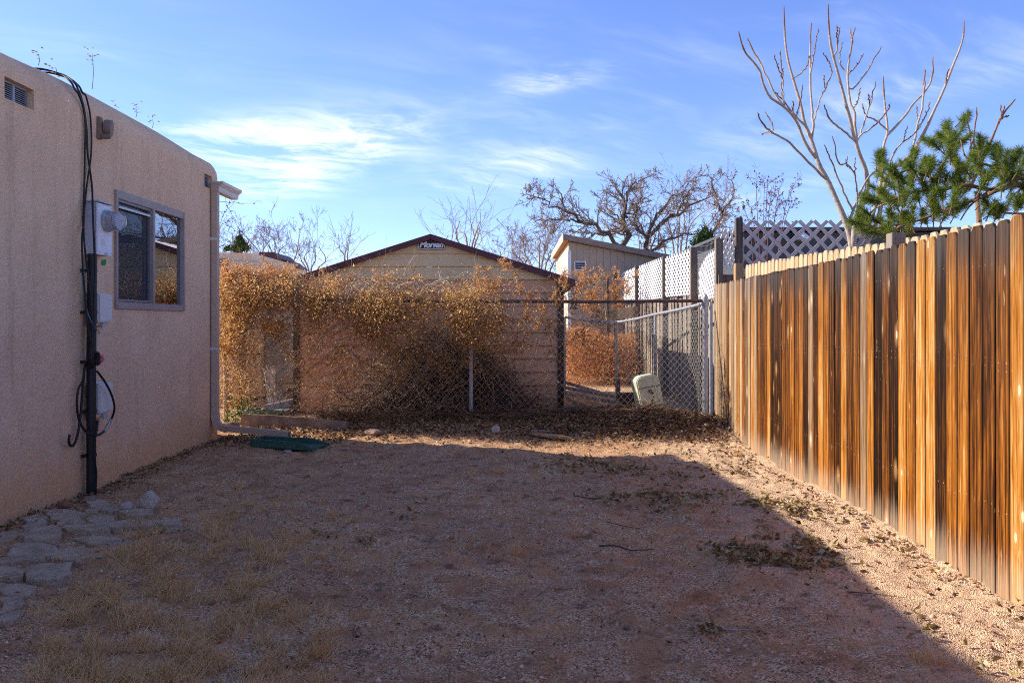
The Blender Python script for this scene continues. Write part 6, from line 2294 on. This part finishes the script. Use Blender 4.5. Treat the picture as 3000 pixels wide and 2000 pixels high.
    p1 = tufts(len(Q), lambda n: Q[:, 0], lambda n: Q[:, 1], 18, (.03, .095))
    Q2 = rej(260, (600, 1700, 1400, 1900), lambda a, b: .3 + .5 * (a < 1100))
    p2 = tufts(len(Q2), lambda n: Q2[:, 0], lambda n: Q2[:, 1], 8, (.02, .05))
    Q3 = np.array([(1655, 1345), (1660, 1350), (2720, 1960), (2700, 1965), (2740, 1962), (2690, 1970), (1370, 1600), (1500, 1605), (1510, 1608), (2160, 1320), (2165, 1325), (1450, 1390), (1380, 1400), (690, 1440), (700, 1430), (705, 1420)])
    p3 = tufts(len(Q3), lambda n: Q3[:, 0], lambda n: Q3[:, 1], 26, (.04, .10))
    V, F = join([p1, p2, p3])
    tag(link('dry_grass', fastmesh('dry_grass', V, F, 'dry_grass')), 'sparse tan dry grass in the left foreground', 'grass', kind='stuff')
    # loose gravel
    n = 30000
    d = 2.7 + RNG.random(n) ** 1.5 * 6.3
    X = RNG.uniform(-1, 1, n) * np.minimum(d * .66, 3.3)
    X = np.where(X < 0, np.maximum(X, WX + .03), np.minimum(X, 2.3))
    k = clumps(X * 100, d * 100, .03, .28, .62, 15) > RNG.random(n) * .9
    X, d = X[k], d[k]
    n = len(X)
    C = np.stack([X, d, GZ(X, d)], 1)
    s = RNG.uniform(.0022, .0052, n) * (1 + (RNG.random(n) < .05) * RNG.uniform(.6, 2.4, n))
    oc = np.array([(1, 0, 0), (-1, 0, 0), (0, 1, 0), (0, -1, 0), (0, 0, 1), (0, 0, -.5)], float)
    th = RNG.uniform(0, 6.28, n)
    rx, ry = np.cos(th), np.sin(th)
    sc = RNG.uniform(.7, 1.5, (n, 3)) * s[:, None]
    V = oc[None] * sc[:, None, :]
    V = np.stack([V[..., 0] * rx[:, None] - V[..., 1] * ry[:, None], V[..., 0] * ry[:, None] + V[..., 1] * rx[:, None], V[..., 2]], -1) + C[:, None]
    f = np.array([(0, 2, 4), (2, 1, 4), (1, 3, 4), (3, 0, 4), (2, 0, 5), (1, 2, 5), (3, 1, 5), (0, 3, 5)])
    F = (np.arange(n)[:, None, None] * 6 + f[None]).reshape(-1, 3)
    tag(link('loose_gravel', fastmesh('loose_gravel', V.reshape(-1, 3), [F], 'pebble')), 'loose pinkish-brown gravel over the yard', 'gravel', kind='stuff')


ground_cover()
